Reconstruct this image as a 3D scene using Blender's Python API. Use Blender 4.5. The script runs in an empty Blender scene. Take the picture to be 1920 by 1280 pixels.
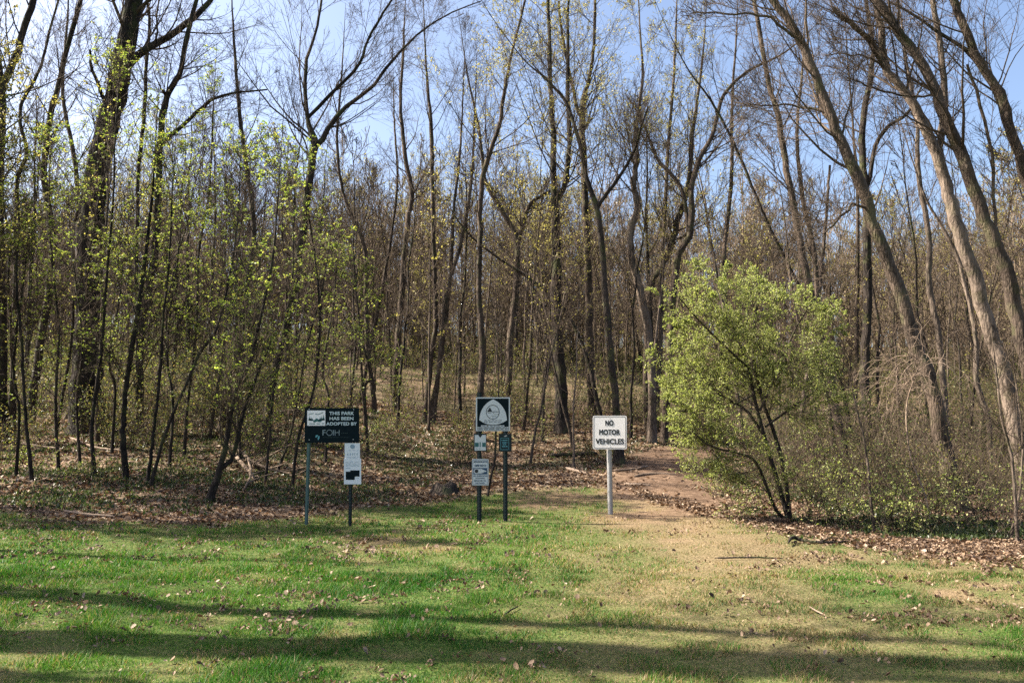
import bpy, math
import numpy as np
from mathutils import Vector, Matrix

# ------------------------------------------------------------------ camera, light, exposure
R = np.random.default_rng(7)
rad = math.radians
scene = bpy.context.scene
COL = scene.collection
CAMZ, FPX, PITCH = 1.6, 1493.0, rad(6.31)      # eye height; focal length in pixels of a 1920 wide frame
cam_d = bpy.data.cameras.new('camera')
cam_d.lens = FPX / 1920 * 36; cam_d.sensor_width = 36
cam_d.clip_start = 0.05; cam_d.clip_end = 3000
cam = bpy.data.objects.new('camera', cam_d); COL.objects.link(cam)
cam.location = (0, 0, CAMZ); cam.rotation_euler = (math.pi / 2 + PITCH, 0, 0)
scene.camera = cam

SUN_EL, SUN_BACK = rad(44), rad(8)              # sun far to the left, a touch beyond the signs
to_sun = Vector((-math.cos(SUN_EL) * math.cos(SUN_BACK), math.cos(SUN_EL) * math.sin(SUN_BACK), math.sin(SUN_EL)))
world = bpy.data.worlds.new('World'); scene.world = world; world.use_nodes = True
wn = world.node_tree; bg = wn.nodes['Background']
sky = wn.nodes.new('ShaderNodeTexSky'); sky.sky_type = 'NISHITA'; sky.sun_disc = False
sky.sun_elevation = SUN_EL; sky.sun_rotation = math.atan2(to_sun.x, to_sun.y)
sky.air_density = 0.85; sky.dust_density = 3.2; sky.ozone_density = 1.0
wn.links.new(sky.outputs[0], bg.inputs[0]); bg.inputs[1].default_value = 0.078
sun_d = bpy.data.lights.new('sun', 'SUN'); sun_d.energy = 5.0; sun_d.angle = rad(0.55); sun_d.color = (1.0, 0.92, 0.78)
sun = bpy.data.objects.new('sun', sun_d); COL.objects.link(sun)
sun.rotation_euler = to_sun.to_track_quat('Z', 'Y').to_euler(); sun.location = (-30, 0, 30)
scene.view_settings.view_transform = 'Standard'; scene.view_settings.look = 'None'
scene.view_settings.exposure = 2.05; scene.view_settings.gamma = 1.0
scene.cycles.max_bounces = 5; scene.cycles.diffuse_bounces = 1; scene.cycles.transmission_bounces = 3
scene.cycles.use_denoising = False

# ------------------------------------------------------------------ numpy helpers
def _hash(ix, iy, seed):
    h = (ix.astype(np.int64) * 374761393 + iy.astype(np.int64) * 668265263 + seed * 1442695041) & 0x7fffffff
    h = ((h ^ (h >> 13)) * 1274126177) & 0x7fffffff
    h = (h ^ (h >> 16)) & 0xffffff
    return h / float(0xffffff)
def vnoise(x, y, seed=0):
    ix, iy = np.floor(x), np.floor(y); fx, fy = x - ix, y - iy
    fx = fx * fx * (3 - 2 * fx); fy = fy * fy * (3 - 2 * fy)
    a, b = _hash(ix, iy, seed), _hash(ix + 1, iy, seed)
    c, d = _hash(ix, iy + 1, seed), _hash(ix + 1, iy + 1, seed)
    return (a * (1 - fx) + b * fx) * (1 - fy) + (c * (1 - fx) + d * fx) * fy
def fbm(x, y, f, seed=0, octs=4):
    s = 0; a = 0.5; t = 0
    for o in range(octs):
        s = s + a * vnoise(x * f, y * f, seed + o * 17); t += a; a *= .5; f *= 2.1
    return s / t
def sstep(a, b, v):
    t = np.clip((v - a) / (b - a), 0, 1); return t * t * (3 - 2 * t)
def unit(v):
    return v / np.maximum(np.linalg.norm(v, axis=-1, keepdims=True), 1e-9)

def softplus(u, w): return w * np.logaddexp(0, u / w)
def ground(x, y):
    x = np.asarray(x, float); y = np.asarray(y, float)
    y0 = 20 - 4 * sstep(-1, -9, x) + 6 * sstep(3, 12, x)
    h = 0.168 * (softplus(y - y0, 4) - softplus(y - 105, 8)) + 0.02 * softplus(y - 105, 10)
    wood = sstep(13, 22, y)
    h = h + wood * (fbm(x, y, .16, 5) - .5) * .55 + (fbm(x, y, .5, 9) - .5) * .09 + (fbm(x, y, 2.3, 11, 2) - .5) * .03
    return h * 1.0

SP, CP = math.sin(PITCH), math.cos(PITCH)
def at(px, py, Y):
    """point seen at pixel (px,py) of the 1920x1280 photo at real distance Y down the view"""
    xc = (np.asarray(px, float) - 960) / FPX; yc = (640 - np.asarray(py, float)) / FPX
    dy = CP - yc * SP; dz = SP + yc * CP
    s = np.asarray(Y, float) / dy
    return np.stack(np.broadcast_arrays(xc * s, Y + 0 * s, CAMZ + dz * s), -1)
def hit(px, py):
    """where the sight line meets the ground"""
    Y = np.arange(3, 120, .02)
    p = at(px, py, Y); below = p[:, 2] < ground(p[:, 0], p[:, 1])
    i = int(np.argmax(below)) if below.any() else -1
    return p[i]
def topix(p):
    q = p - np.array([0, 0, CAMZ]); zc = q[..., 1] * CP + q[..., 2] * SP; yc = -q[..., 1] * SP + q[..., 2] * CP
    return 960 + FPX * q[..., 0] / zc, 640 - FPX * yc / zc

# lawn edge (real x -> real y of the edge), from the lie of the place
EX = np.array([-60, -20, -8.6, -5.3, -3.6, -2.7, -.7, .7, 1.6, 2.5, 3.3, 4.0, 4.8, 6.3, 12, 60])
EY = np.array([12, 12.6, 13.0, 12.0, 13.3, 14.9, 16.6, 17.8, 18.0, 17.0, 14.6, 12.6, 11.3, 9.9, 9.4, 9])
def lawn_mask(x, y):
    e = np.interp(x, EX, EY) + (fbm(x, y, .9, 21) - .5) * 1.6
    return sstep(.55, -.55, y - e)
PTH = np.array([[1.9, 3], [2.0, 8], [2.5, 12.5], [3.1, 17], [3.8, 21], [5.0, 24.2], [7.4, 26.6], [11, 28.3], [16, 29.5], [24, 30.5], [40, 32]], float)
def path_dist(x, y):
    d = np.full(np.shape(x), 1e9)
    for a, b in zip(PTH[:-1], PTH[1:]):
        ab = b - a; t = np.clip(((x - a[0]) * ab[0] + (y - a[1]) * ab[1]) / (ab @ ab), 0, 1)
        d = np.minimum(d, np.hypot(x - a[0] - t * ab[0], y - a[1] - t * ab[1]))
    return d
def path_mask(x, y):                                   # bare trodden earth
    d = path_dist(x, y) + (fbm(x, y, .8, 31) - .5) * 1.3
    p = sstep(1.45, .8, d) * sstep(12.2, 15.5, y + (fbm(x, y, .7, 33) - .5) * 3)
    isl = sstep(1.15, .75, np.hypot((x - 1.9) / 1.15, (y - 15.3) / 1.0))
    left = sstep(1.0, .5, np.hypot((x - .75) / 1.3, (y - 16.2) / 1.9) + (fbm(x, y, 1.1, 37) - .5) * .5)
    return np.clip(np.maximum(p * (1 - isl), left * .8), 0, 1)
def worn_mask(x, y):                                   # dry thin grass where people walk
    d = path_dist(x, y) + (fbm(x, y, .6, 35) - .5) * 2.6
    w = sstep(2.0, .3, d) * (0.62 + .38 * sstep(4, 13, y)) * (.55 + .6 * fbm(x, y, 2.2, 47))
    dry = sstep(.54, .76, fbm(x, y, .55, 41)) * .45 + sstep(.56, .78, fbm(x, y, 2.4, 43)) * .5
    dry = dry * (.35 + .65 * sstep(-4.5, 0, x))
    right = sstep(2.5, 6.5, x) * sstep(6, 10, y) * .22
    far = sstep(8.5, 12, y) * .14
    return np.clip(np.maximum(w * .95, dry) + right * .7 + far, 0, 1)

# ------------------------------------------------------------------ mesh helpers
class Geo:
    """collects vertices + faces (quads or triangles) and makes one mesh"""
    def __init__(s): s.v = []; s.f4 = []; s.f3 = []; s.n = 0; s.a = {}
    def add(s, V, F, **attrs):
        V = np.asarray(V, np.float32).reshape(-1, 3); F = np.asarray(F, np.int64)
        (s.f4 if F.shape[1] == 4 else s.f3).append(F + s.n); s.v.append(V)
        for k in set(s.a) | set(attrs):
            s.a.setdefault(k, [np.zeros(s.n, np.float32)] if s.n else [])
            s.a[k].append(np.broadcast_to(np.asarray(attrs.get(k, 0), np.float32), (len(V),)))
        s.n += len(V)
    def box(s, x0, x1, y0, y1, z0, z1):
        V = [(x, y, z) for x in (x0, x1) for y in (y0, y1) for z in (z0, z1)]
        s.add(V, [(0, 1, 3, 2), (4, 6, 7, 5), (0, 4, 5, 1), (2, 3, 7, 6), (0, 2, 6, 4), (1, 5, 7, 3)])
    def mesh(s, name, mats, origin=(0, 0, 0), smooth=True):
        V = np.concatenate(s.v) - np.asarray(origin, np.float32)
        f4 = np.concatenate(s.f4) if s.f4 else np.zeros((0, 4), np.int64)
        f3 = np.concatenate(s.f3) if s.f3 else np.zeros((0, 3), np.int64)
        me = bpy.data.meshes.new(name)
        me.vertices.add(len(V)); me.vertices.foreach_set('co', V.astype(np.float32).ravel())
        nl = f4.size + f3.size
        me.loops.add(nl); me.loops.foreach_set('vertex_index', np.concatenate([f4.ravel(), f3.ravel()]).astype(np.int32))
        st = np.concatenate([np.arange(len(f4)) * 4, f4.size + np.arange(len(f3)) * 3]).astype(np.int32)
        me.polygons.add(len(st)); me.polygons.foreach_set('loop_start', st)
        me.polygons.foreach_set('use_smooth', np.full(len(st), bool(smooth)))
        for k, parts in s.a.items():
            at_ = me.attributes.new(k, 'FLOAT', 'POINT'); at_.data.foreach_set('value', np.concatenate(parts))
        for m in (mats if isinstance(mats, (list, tuple)) else [mats]): me.materials.append(m)
        me.update(calc_edges=True)
        return me
def link(name, data, parent=None, loc=None):
    o = bpy.data.objects.new(name, data); COL.objects.link(o)
    if parent is not None: o.parent = parent
    if loc is not None: o.location = loc
    return o
def part(name, g, mat, parent, smooth=True, label=None):
    if not g.n: return None
    o = link(name, g.mesh(name, mat, origin=world_loc(parent), smooth=smooth), parent)
    if label: o['label'] = label
    return o
def world_loc(o):
    p = Vector((0, 0, 0))
    while o is not None: p += Vector(o.location); o = o.parent
    return np.array(p)
def tag(o, label, cat, group=None, kind=None):
    o['label'] = label; o['category'] = cat
    if group: o['group'] = group
    if kind: o['kind'] = kind
    return o
def structure(name, g, mat, smooth=True):
    o = link(name, g.mesh(name, mat, smooth=smooth)); o['kind'] = 'structure'; return o
def empty(name, loc, label, cat, group=None):
    o = link(name, None, loc=tuple(float(c) for c in loc)); o.empty_display_size = .2
    return tag(o, label, cat, group)

def tubes(g, P, Rr, S=3, rough=0.0, **attrs):
    """P (N,K,3) centre lines, Rr (N,K) radii"""
    P = np.asarray(P, float); Rr = np.asarray(Rr, float); N, K = P.shape[:2]
    if N == 0: return
    T = unit(np.gradient(P, axis=1))
    ref = unit(np.where(np.abs(T[:, :1, 2:3]) > .9, np.array([[[1., 0.13, 0]]]), np.array([[[0.1, 0.05, 1.]]])))
    A = unit(np.cross(T, np.broadcast_to(ref, T.shape))); B = np.cross(T, A)
    th = np.arange(S) * 2 * np.pi / S
    rr = Rr[:, :, None] * np.ones(S)
    if rough: rr = rr * (1 + rough * (R.random((N, K, S)) - .5) + rough * .7 * (R.random((N, 1, S)) - .5))
    V = P[:, :, None] + rr[..., None] * (np.cos(th)[:, None] * A[:, :, None] + np.sin(th)[:, None] * B[:, :, None])
    idx = np.arange(N * K * S).reshape(N, K, S)
    nx = np.roll(idx, -1, 2)
    F = np.stack([idx[:, :-1], nx[:, :-1], nx[:, 1:], idx[:, 1:]], -1).reshape(-1, 4)
    g.add(V.reshape(-1, 3), F, **attrs)

def catmull(pts, n):
    p = np.asarray(pts, float); p = np.vstack([2 * p[0] - p[1], p, 2 * p[-1] - p[-2]])
    m = len(p) - 3; t = np.linspace(0, m - 1e-6, n); i = t.astype(int); u = (t - i)[:, None]
    a, b, c, d = p[i], p[i + 1], p[i + 2], p[i + 3]
    return .5 * (2 * b + (c - a) * u + (2 * a - 5 * b + 4 * c - d) * u ** 2 + (3 * b - a - 3 * c + d) * u ** 3)

def grow(P0, D0, L, R0, K, wig, trop, rmin, taper=.85):
    N = len(P0); P = np.zeros((N, K, 3)); P[:, 0] = P0; D = unit(D0); st = (L / (K - 1))[:, None]
    for k in range(1, K):
        D = unit(D + R.normal(0, wig, (N, 3)) + np.array([0, 0, trop]))
        P[:, k] = P[:, k - 1] + D * st
    t = np.linspace(0, 1, K)
    return P, np.maximum(R0[:, None] * (1 - t) ** taper, rmin)
def sprout(P, Rr, M, t0, t1, ang, Lfac, K, wig, trop, rr, rmin, length=None, bias=(0, 0, 0)):
    """M children on each parent line"""
    N, Kp = P.shape[:2]
    t = R.uniform(t0, t1, (N, M)); f = t * (Kp - 1); i = np.minimum(f.astype(int), Kp - 2); u = (f - i)[..., None]
    n = np.arange(N)[:, None]
    p = P[n, i] * (1 - u) + P[n, i + 1] * u; d = unit(P[n, i + 1] - P[n, i])
    r = Rr[n, i] * (1 - u[..., 0]) + Rr[n, i + 1] * u[..., 0]
    q = unit(np.cross(d, unit(R.normal(0, 1, (N, M, 3))))); a = np.radians(R.uniform(ang[0], ang[1], (N, M)))[..., None]
    D = np.cos(a) * d + np.sin(a) * q + np.array(bias)
    plen = np.linalg.norm(np.diff(P, axis=1), axis=-1).sum(1)[:, None] if length is None else length
    L = plen * Lfac * (1.15 - .75 * (t - t0) / max(t1 - t0, 1e-6)) * R.uniform(.6, 1.25, (N, M))
    return grow(p.reshape(-1, 3), D.reshape(-1, 3), L.ravel(), np.maximum(r.ravel() * rr, rmin), K, wig, trop, rmin)

def leaves(g, P, D, size, spread=1.0, w=.55, fold=.25, droop=0.0, **attrs):
    """kite shaped leaf blades starting at P, pointing along D"""
    N = len(P)
    if N == 0: return
    D = unit(D + R.normal(0, .35 * spread, (N, 3)) + np.array([0, 0, -droop]))
    s = np.asarray(size) * R.uniform(.65, 1.3, N); s = s[:, None]
    side = unit(np.cross(D, unit(R.normal(0, 1, (N, 3)) * np.array([1, 1, .45]) + np.array([0, 0, .9]))))
    nor = np.cross(side, D)
    V = np.stack([P, P + D * s * .5 + side * s * w * .5 + nor * s * fold * .5, P + D * s,
                  P + D * s * .5 - side * s * w * .5 + nor * s * fold * .5], 1)
    idx = np.arange(N * 4).reshape(N, 4)
    g.add(V.reshape(-1, 3), idx, rnd=np.repeat(R.random(N), 4), **attrs)

# ------------------------------------------------------------------ materials
def mat(name):
    m = bpy.data.materials.new(name); m.use_nodes = True; nt = m.node_tree
    return m, nt, nt.nodes['Principled BSDF']
def N_(nt, typ, **kw):
    n = nt.nodes.new(typ)
    for k, v in kw.items():
        if k.startswith('i_'): n.inputs[int(k[2:]) if k[2:].isdigit() else k[2:]].default_value = v
        else: setattr(n, k, v)
    return n
def ramp(nt, src, stops):
    r = nt.nodes.new('ShaderNodeValToRGB'); e = r.color_ramp.elements
    while len(e) < len(stops): e.new(.5)
    for el, (p, c) in zip(e, stops): el.position = p; el.color = (*c, 1)
    nt.links.new(src, r.inputs[0]); return r.outputs[0]
def mixc(nt, fac, a, b, mode='MIX'):
    m = nt.nodes.new('ShaderNodeMix'); m.data_type = 'RGBA'; m.blend_type = mode
    for s, v in ((m.inputs[0], fac), (m.inputs[6], a), (m.inputs[7], b)):
        if isinstance(v, (int, float)): s.default_value = v
        elif isinstance(v, tuple): s.default_value = (*v, 1)
        else: nt.links.new(v, s)
    return m.outputs[2]
def tex(nt, typ, scale, detail=4, vec=None, **kw):
    n = nt.nodes.new(typ); n.inputs['Scale'].default_value = scale
    if 'Detail' in n.inputs: n.inputs['Detail'].default_value = detail
    if vec is not None: nt.links.new(vec, n.inputs['Vector'])
    return n
def attr(nt, name):
    a = nt.nodes.new('ShaderNodeAttribute'); a.attribute_name = name; return a.outputs['Fac']
def plain(name, col, rough=.6, metal=0.0, var=.0, spec=.4):
    m, nt, b = mat(name)
    if var:
        tc = nt.nodes.new('ShaderNodeTexCoord')
        n = tex(nt, 'ShaderNodeTexNoise', 14, 5, tc.outputs['Object'])
        c = mixc(nt, n.outputs[0], tuple(x * (1 - var) for x in col), tuple(min(1, x * (1 + var)) for x in col))
        nt.links.new(c, b.inputs['Base Color'])
        nt.links.new(ramp(nt, n.outputs[0], [(.3, (rough * .8,) * 3), (.7, (min(1, rough * 1.2),) * 3)]), b.inputs['Roughness'])
    else:
        b.inputs['Base Color'].default_value = (*col, 1); b.inputs['Roughness'].default_value = rough
    b.inputs['Metallic'].default_value = metal; b.inputs['Specular IOR Level'].default_value = spec
    return m
def bark(name, dark, light, scale=9, bump=.5, moss=0.0):
    dark, light = tuple(x * .8 for x in dark), tuple(x * .82 for x in light)
    m, nt, b = mat(name); tc = nt.nodes.new('ShaderNodeTexCoord')
    mp = nt.nodes.new('ShaderNodeMapping'); mp.inputs['Scale'].default_value = (1, 1, .22)
    nt.links.new(tc.outputs['Object'], mp.inputs[0])
    v = tex(nt, 'ShaderNodeTexVoronoi', scale * 2.2, 0, mp.outputs[0]); v.feature = 'DISTANCE_TO_EDGE'
    n = tex(nt, 'ShaderNodeTexNoise', scale * 1.5, 8, mp.outputs[0]); n.inputs['Roughness'].default_value = .7
    n2 = tex(nt, 'ShaderNodeTexNoise', 1.1, 4, tc.outputs['Object'])
    n3 = tex(nt, 'ShaderNodeTexNoise', 2.6, 6, tc.outputs['Object'])
    c = ramp(nt, n.outputs[0], [(.28, dark), (.52, tuple((a + b_) / 2 for a, b_ in zip(dark, light))), (.74, light)])
    c = mixc(nt, ramp(nt, v.outputs[0], [(.0, (.85,) * 3), (.16, (0,) * 3)]), c, tuple(x * .5 for x in dark))
    c = mixc(nt, ramp(nt, n2.outputs[0], [(.42, (0,) * 3), (.64, (.55,) * 3)]), c, tuple(x * 1.25 for x in light))
    if moss: c = mixc(nt, ramp(nt, n3.outputs[0], [(.52, (0,) * 3), (.66, (moss,) * 3)]), c, (.10, .12, .035))
    oi = nt.nodes.new('ShaderNodeObjectInfo')
    hs = nt.nodes.new('ShaderNodeHueSaturation'); nt.links.new(c, hs.inputs['Color'])
    mr = N_(nt, 'ShaderNodeMapRange'); mr.inputs[3].default_value = .75; mr.inputs[4].default_value = 1.3
    nt.links.new(oi.outputs['Random'], mr.inputs[0]); nt.links.new(mr.outputs[0], hs.inputs['Value'])
    nt.links.new(hs.outputs[0], b.inputs['Base Color'])
    b.inputs['Roughness'].default_value = .9; b.inputs['Specular IOR Level'].default_value = .15
    bp = nt.nodes.new('ShaderNodeBump'); bp.inputs['Strength'].default_value = min(1, bump * 1.6); bp.inputs['Distance'].default_value = .05
    mh = N_(nt, 'ShaderNodeMath', operation='ADD'); nt.links.new(v.outputs[0], mh.inputs[0]); nt.links.new(n.outputs[0], mh.inputs[1])
    nt.links.new(mh.outputs[0], bp.inputs['Height']); nt.links.new(bp.outputs[0], b.inputs['Normal'])
    return m
def leafmat(name, stops, trans=.45, rough=.55, tcol=None, spec=.35):
    m, nt, b = mat(name); r = attr(nt, 'rnd'); stops = [(p, tuple(x * .85 for x in c)) for p, c in stops]
    c = ramp(nt, r, stops); nt.links.new(c, b.inputs['Base Color'])
    b.inputs['Roughness'].default_value = rough; b.inputs['Specular IOR Level'].default_value = spec
    if trans:
        t = nt.nodes.new('ShaderNodeBsdfTranslucent'); mx = nt.nodes.new('ShaderNodeMixShader'); mx.inputs[0].default_value = trans
        tc = mixc(nt, 1.0, c, tcol or (1.5, 1.6, .9), 'MULTIPLY'); nt.links.new(tc, t.inputs[0])
        out = nt.nodes['Material Output']
        nt.links.new(b.outputs[0], mx.inputs[1]); nt.links.new(t.outputs[0], mx.inputs[2]); nt.links.new(mx.outputs[0], out.inputs[0])
    return m
M = {}
M['bark_dark'] = bark('dark bark', (.012, .010, .009), (.07, .054, .045), 7, .8, .35)
M['bark'] = bark('brown bark', (.025, .018, .014), (.14, .104, .08), 9, .5, .25)
M['bark_pale'] = bark('pale smooth bark', (.05, .036, .027), (.22, .17, .135), 6, .4, .15)
M['twig'] = bark('twig bark', (.035, .026, .018), (.125, .092, .068), 12, 0)
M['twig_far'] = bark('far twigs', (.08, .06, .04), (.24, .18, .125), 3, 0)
M['twig_pale'] = bark('dry pale twigs', (.15, .105, .075), (.30, .225, .17), 12, 0)
M['maple'] = leafmat('young maple leaves', [(0, (.10, .15, .03)), (.5, (.22, .27, .065)), (.85, (.38, .39, .12)), (1, (.28, .21, .07))], .5)
M['shrubleaf'] = leafmat('small fresh leaves', [(0, (.13, .17, .04)), (.5, (.30, .335, .11)), (1, (.48, .47, .22))], .45)
M['bud'] = leafmat('yellow green buds', [(0, (.22, .20, .06)), (.5, (.38, .33, .12)), (1, (.50, .40, .18))], .4)
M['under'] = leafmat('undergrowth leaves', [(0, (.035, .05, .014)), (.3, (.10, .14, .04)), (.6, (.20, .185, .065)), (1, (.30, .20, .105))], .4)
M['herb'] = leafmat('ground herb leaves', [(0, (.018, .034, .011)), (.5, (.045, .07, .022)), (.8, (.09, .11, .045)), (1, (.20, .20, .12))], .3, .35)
M['dead'] = leafmat('dead fallen leaves', [(0, (.05, .028, .018)), (.35, (.095, .055, .032)), (.7, (.21, .135, .082)), (.92, (.34, .24, .16)), (1, (.46, .36, .27))], .2, .7, (1.2, 1.0, .8))
M['lawnleaf'] = leafmat('dead leaves on grass', [(0, (.06, .035, .022)), (.3, (.12, .075, .045)), (.8, (.24, .16, .105)), (1, (.38, .28, .20))], .15, .7, (1.2, 1.0, .8))

def grassmat():
    m, nt, b = mat('grass blades'); d, r = attr(nt, 'dry'), attr(nt, 'rnd')
    g = ramp(nt, r, [(0, (.012, .055, .009)), (.5, (.034, .110, .013)), (1, (.080, .155, .022))])
    s = ramp(nt, r, [(0, (.10, .07, .038)), (.5, (.20, .145, .075)), (1, (.33, .25, .15))])
    c = mixc(nt, d, g, s); nt.links.new(c, b.inputs['Base Color'])
    b.inputs['Roughness'].default_value = .55; b.inputs['Specular IOR Level'].default_value = .2
    t = nt.nodes.new('ShaderNodeBsdfTranslucent'); mx = nt.nodes.new('ShaderNodeMixShader'); mx.inputs[0].default_value = .35
    nt.links.new(mixc(nt, 1.0, c, (1.4, 1.5, .8), 'MULTIPLY'), t.inputs[0])
    nt.links.new(b.outputs[0], mx.inputs[1]); nt.links.new(t.outputs[0], mx.inputs[2]); nt.links.new(mx.outputs[0], nt.nodes['Material Output'].inputs[0])
    return m
M['grass'] = grassmat()

def groundmat():
    m, nt, b = mat('woodland ground'); tc = nt.nodes.new('ShaderNodeTexCoord').outputs['Object']
    nz = lambda s, d=6: tex(nt, 'ShaderNodeTexNoise', s, d, tc).outputs[0]
    vo = tex(nt, 'ShaderNodeTexVoronoi', 16, 0, tc)
    sep = nt.nodes.new('ShaderNodeSeparateColor'); nt.links.new(vo.outputs['Color'], sep.inputs[0])
    litter = ramp(nt, sep.outputs[0], [(0, (.04, .026, .018)), (.35, (.08, .05, .032)), (.7, (.19, .13, .085)), (1, (.34, .25, .18))])
    litter = mixc(nt, ramp(nt, nz(5), [(.4, (0,) * 3), (.65, (.6,) * 3)]), litter, (.06, .042, .03))
    far = ramp(nt, nz(.9), [(.3, (.045, .032, .018)), (.5, (.11, .078, .042)), (.7, (.21, .148, .09))])
    fa = attr(nt, 'far')
    litter = mixc(nt, fa, litter, mixc(nt, .5, litter, far))
    moss = ramp(nt, nz(.6), [(.45, (0,) * 3), (.62, (1,) * 3)])
    gm = nt.nodes.new('ShaderNodeMath'); gm.operation = 'MULTIPLY'; nt.links.new(moss, gm.inputs[0]); nt.links.new(attr(nt, 'green'), gm.inputs[1])
    litter = mixc(nt, gm.outputs[0], litter, mixc(nt, nz(9), (.03, .05, .012), (.12, .15, .05)))
    grass = ramp(nt, nz(30), [(.3, (.022, .040, .009)), (.5, (.05, .078, .016)), (.7, (.09, .115, .03))])
    straw = ramp(nt, nz(38), [(.3, (.07, .047, .027)), (.5, (.15, .105, .062)), (.7, (.25, .18, .115))])
    lawn = mixc(nt, attr(nt, 'worn'), grass, straw)
    earth = ramp(nt, nz(7, 9), [(.3, (.045, .028, .018)), (.5, (.10, .063, .041)), (.7, (.17, .115, .08))])
    earth = mixc(nt, ramp(nt, nz(1.3), [(.45, (0,) * 3), (.7, (.5,) * 3)]), earth, (.17, .11, .07))
    c = mixc(nt, attr(nt, 'lawn'), litter, lawn)
    c = mixc(nt, attr(nt, 'path'), c, earth)
    nt.links.new(c, b.inputs['Base Color']); b.inputs['Roughness'].default_value = .95; b.inputs['Specular IOR Level'].default_value = .1
    bp = nt.nodes.new('ShaderNodeBump'); bp.inputs['Strength'].default_value = .6; bp.inputs['Distance'].default_value = .04
    nt.links.new(nz(28, 8), bp.inputs['Height']); nt.links.new(bp.outputs[0], b.inputs['Normal'])
    return m
M['ground'] = groundmat()

# ------------------------------------------------------------------ ground, one sheet to the horizon
def axis(lo, hi, step, out_lo, out_hi, k=1.16):
    a = list(np.arange(lo, hi + 1e-6, step)); s = step
    while a[-1] < out_hi: s *= k; a.append(a[-1] + s)
    s = step
    while a[0] > out_lo: s *= k; a.insert(0, a[0] - s)
    return np.array(a)
gx = axis(-17, 17, .10, -900, 900); gy = axis(3, 34, .11, -900, 1500, 1.05)
GX, GY = np.meshgrid(gx, gy); GZ = ground(GX, GY)
nx_, ny_ = len(gx), len(gy); idx = np.arange(nx_ * ny_).reshape(ny_, nx_)
F = np.stack([idx[:-1, :-1], idx[:-1, 1:], idx[1:, 1:], idx[1:, :-1]], -1).reshape(-1, 4)
lm = lawn_mask(GX, GY); pm = path_mask(GX, GY); wm = worn_mask(GX, GY)
g = Geo(); g.add(np.stack([GX, GY, GZ], -1).reshape(-1, 3), F, lawn=lm.ravel(), path=pm.ravel(), worn=wm.ravel(),
                 far=sstep(22, 45, GY).ravel(), green=(sstep(14, 20, GY) * .35).ravel())
structure('ground', g, M['ground'])

# ------------------------------------------------------------------ grass
def scatter(n, y0, y1, pw=1.0, margin=1.2, kx=.68):
    """points over the view wedge (and a margin beside it), denser near"""
    u = R.random(n); y = y0 + (y1 - y0) * u ** pw
    half = kx * y + margin; x = R.uniform(-1, 1, n) * half
    return x, y
def blades(n, y0, y1, w0, h0, pw):
    x, y = scatter(n, y0, y1, pw)
    keep = R.random(n) < lawn_mask(x, y) * (1 - .84 * path_mask(x, y))
    worn = worn_mask(x, y)
    keep &= R.random(n) < 1 - .30 * worn - .45 * sstep(1.5, .5, path_dist(x, y) + (fbm(x, y, .9, 35) - .5) * 1.6) * sstep(4, 12, y)
    x, y, worn = x[keep], y[keep], worn[keep]; n = len(x)
    z = ground(x, y); tuft = fbm(x, y, 3.2, 61, 3)
    h = h0 * (.45 + 1.1 * sstep(.35, .7, tuft)) * (1 - .45 * worn) * R.uniform(.6, 1.35, n)
    w = w0 * (y / 6) ** .8 * R.uniform(.7, 1.3, n)
    a = R.uniform(0, 2 * np.pi, n); side = np.stack([np.cos(a), np.sin(a), 0 * a], -1)
    lean = R.normal(0, .55, (n, 2)); tip = np.stack([lean[:, 0] * h, lean[:, 1] * h, h], -1)
    p = np.stack([x, y, z - .004], -1)
    V = np.stack([p - side * w[:, None] / 2, p + side * w[:, None] / 2, p + tip], 1)
    dry = (R.random(n) < np.clip(worn * .95 + .10, 0, .93)).astype(float)
    g = Geo(); cl = np.clip(R.random(n) * .6 + sstep(.3, .7, fbm(x, y, .8, 63)) * .45, 0, 1)
    g.add(V.reshape(-1, 3), np.arange(n * 3).reshape(n, 3), dry=np.repeat(dry, 3), rnd=np.repeat(cl, 3))
    return g
GR = Geo()
for a_ in ((320000, 3.6, 9.0, .0065, .036, 1.25), (260000, 8.5, 19.0, .008, .038, 1.3)):
    b_ = blades(*a_)
    GR.add(np.concatenate(b_.v), np.concatenate(b_.f3), dry=np.concatenate(b_.a['dry']), rnd=np.concatenate(b_.a['rnd']))
tag(link('grass', GR.mesh('grass', M['grass'])), 'short green and straw coloured grass covering the open lawn', 'grass', kind='stuff')

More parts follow.
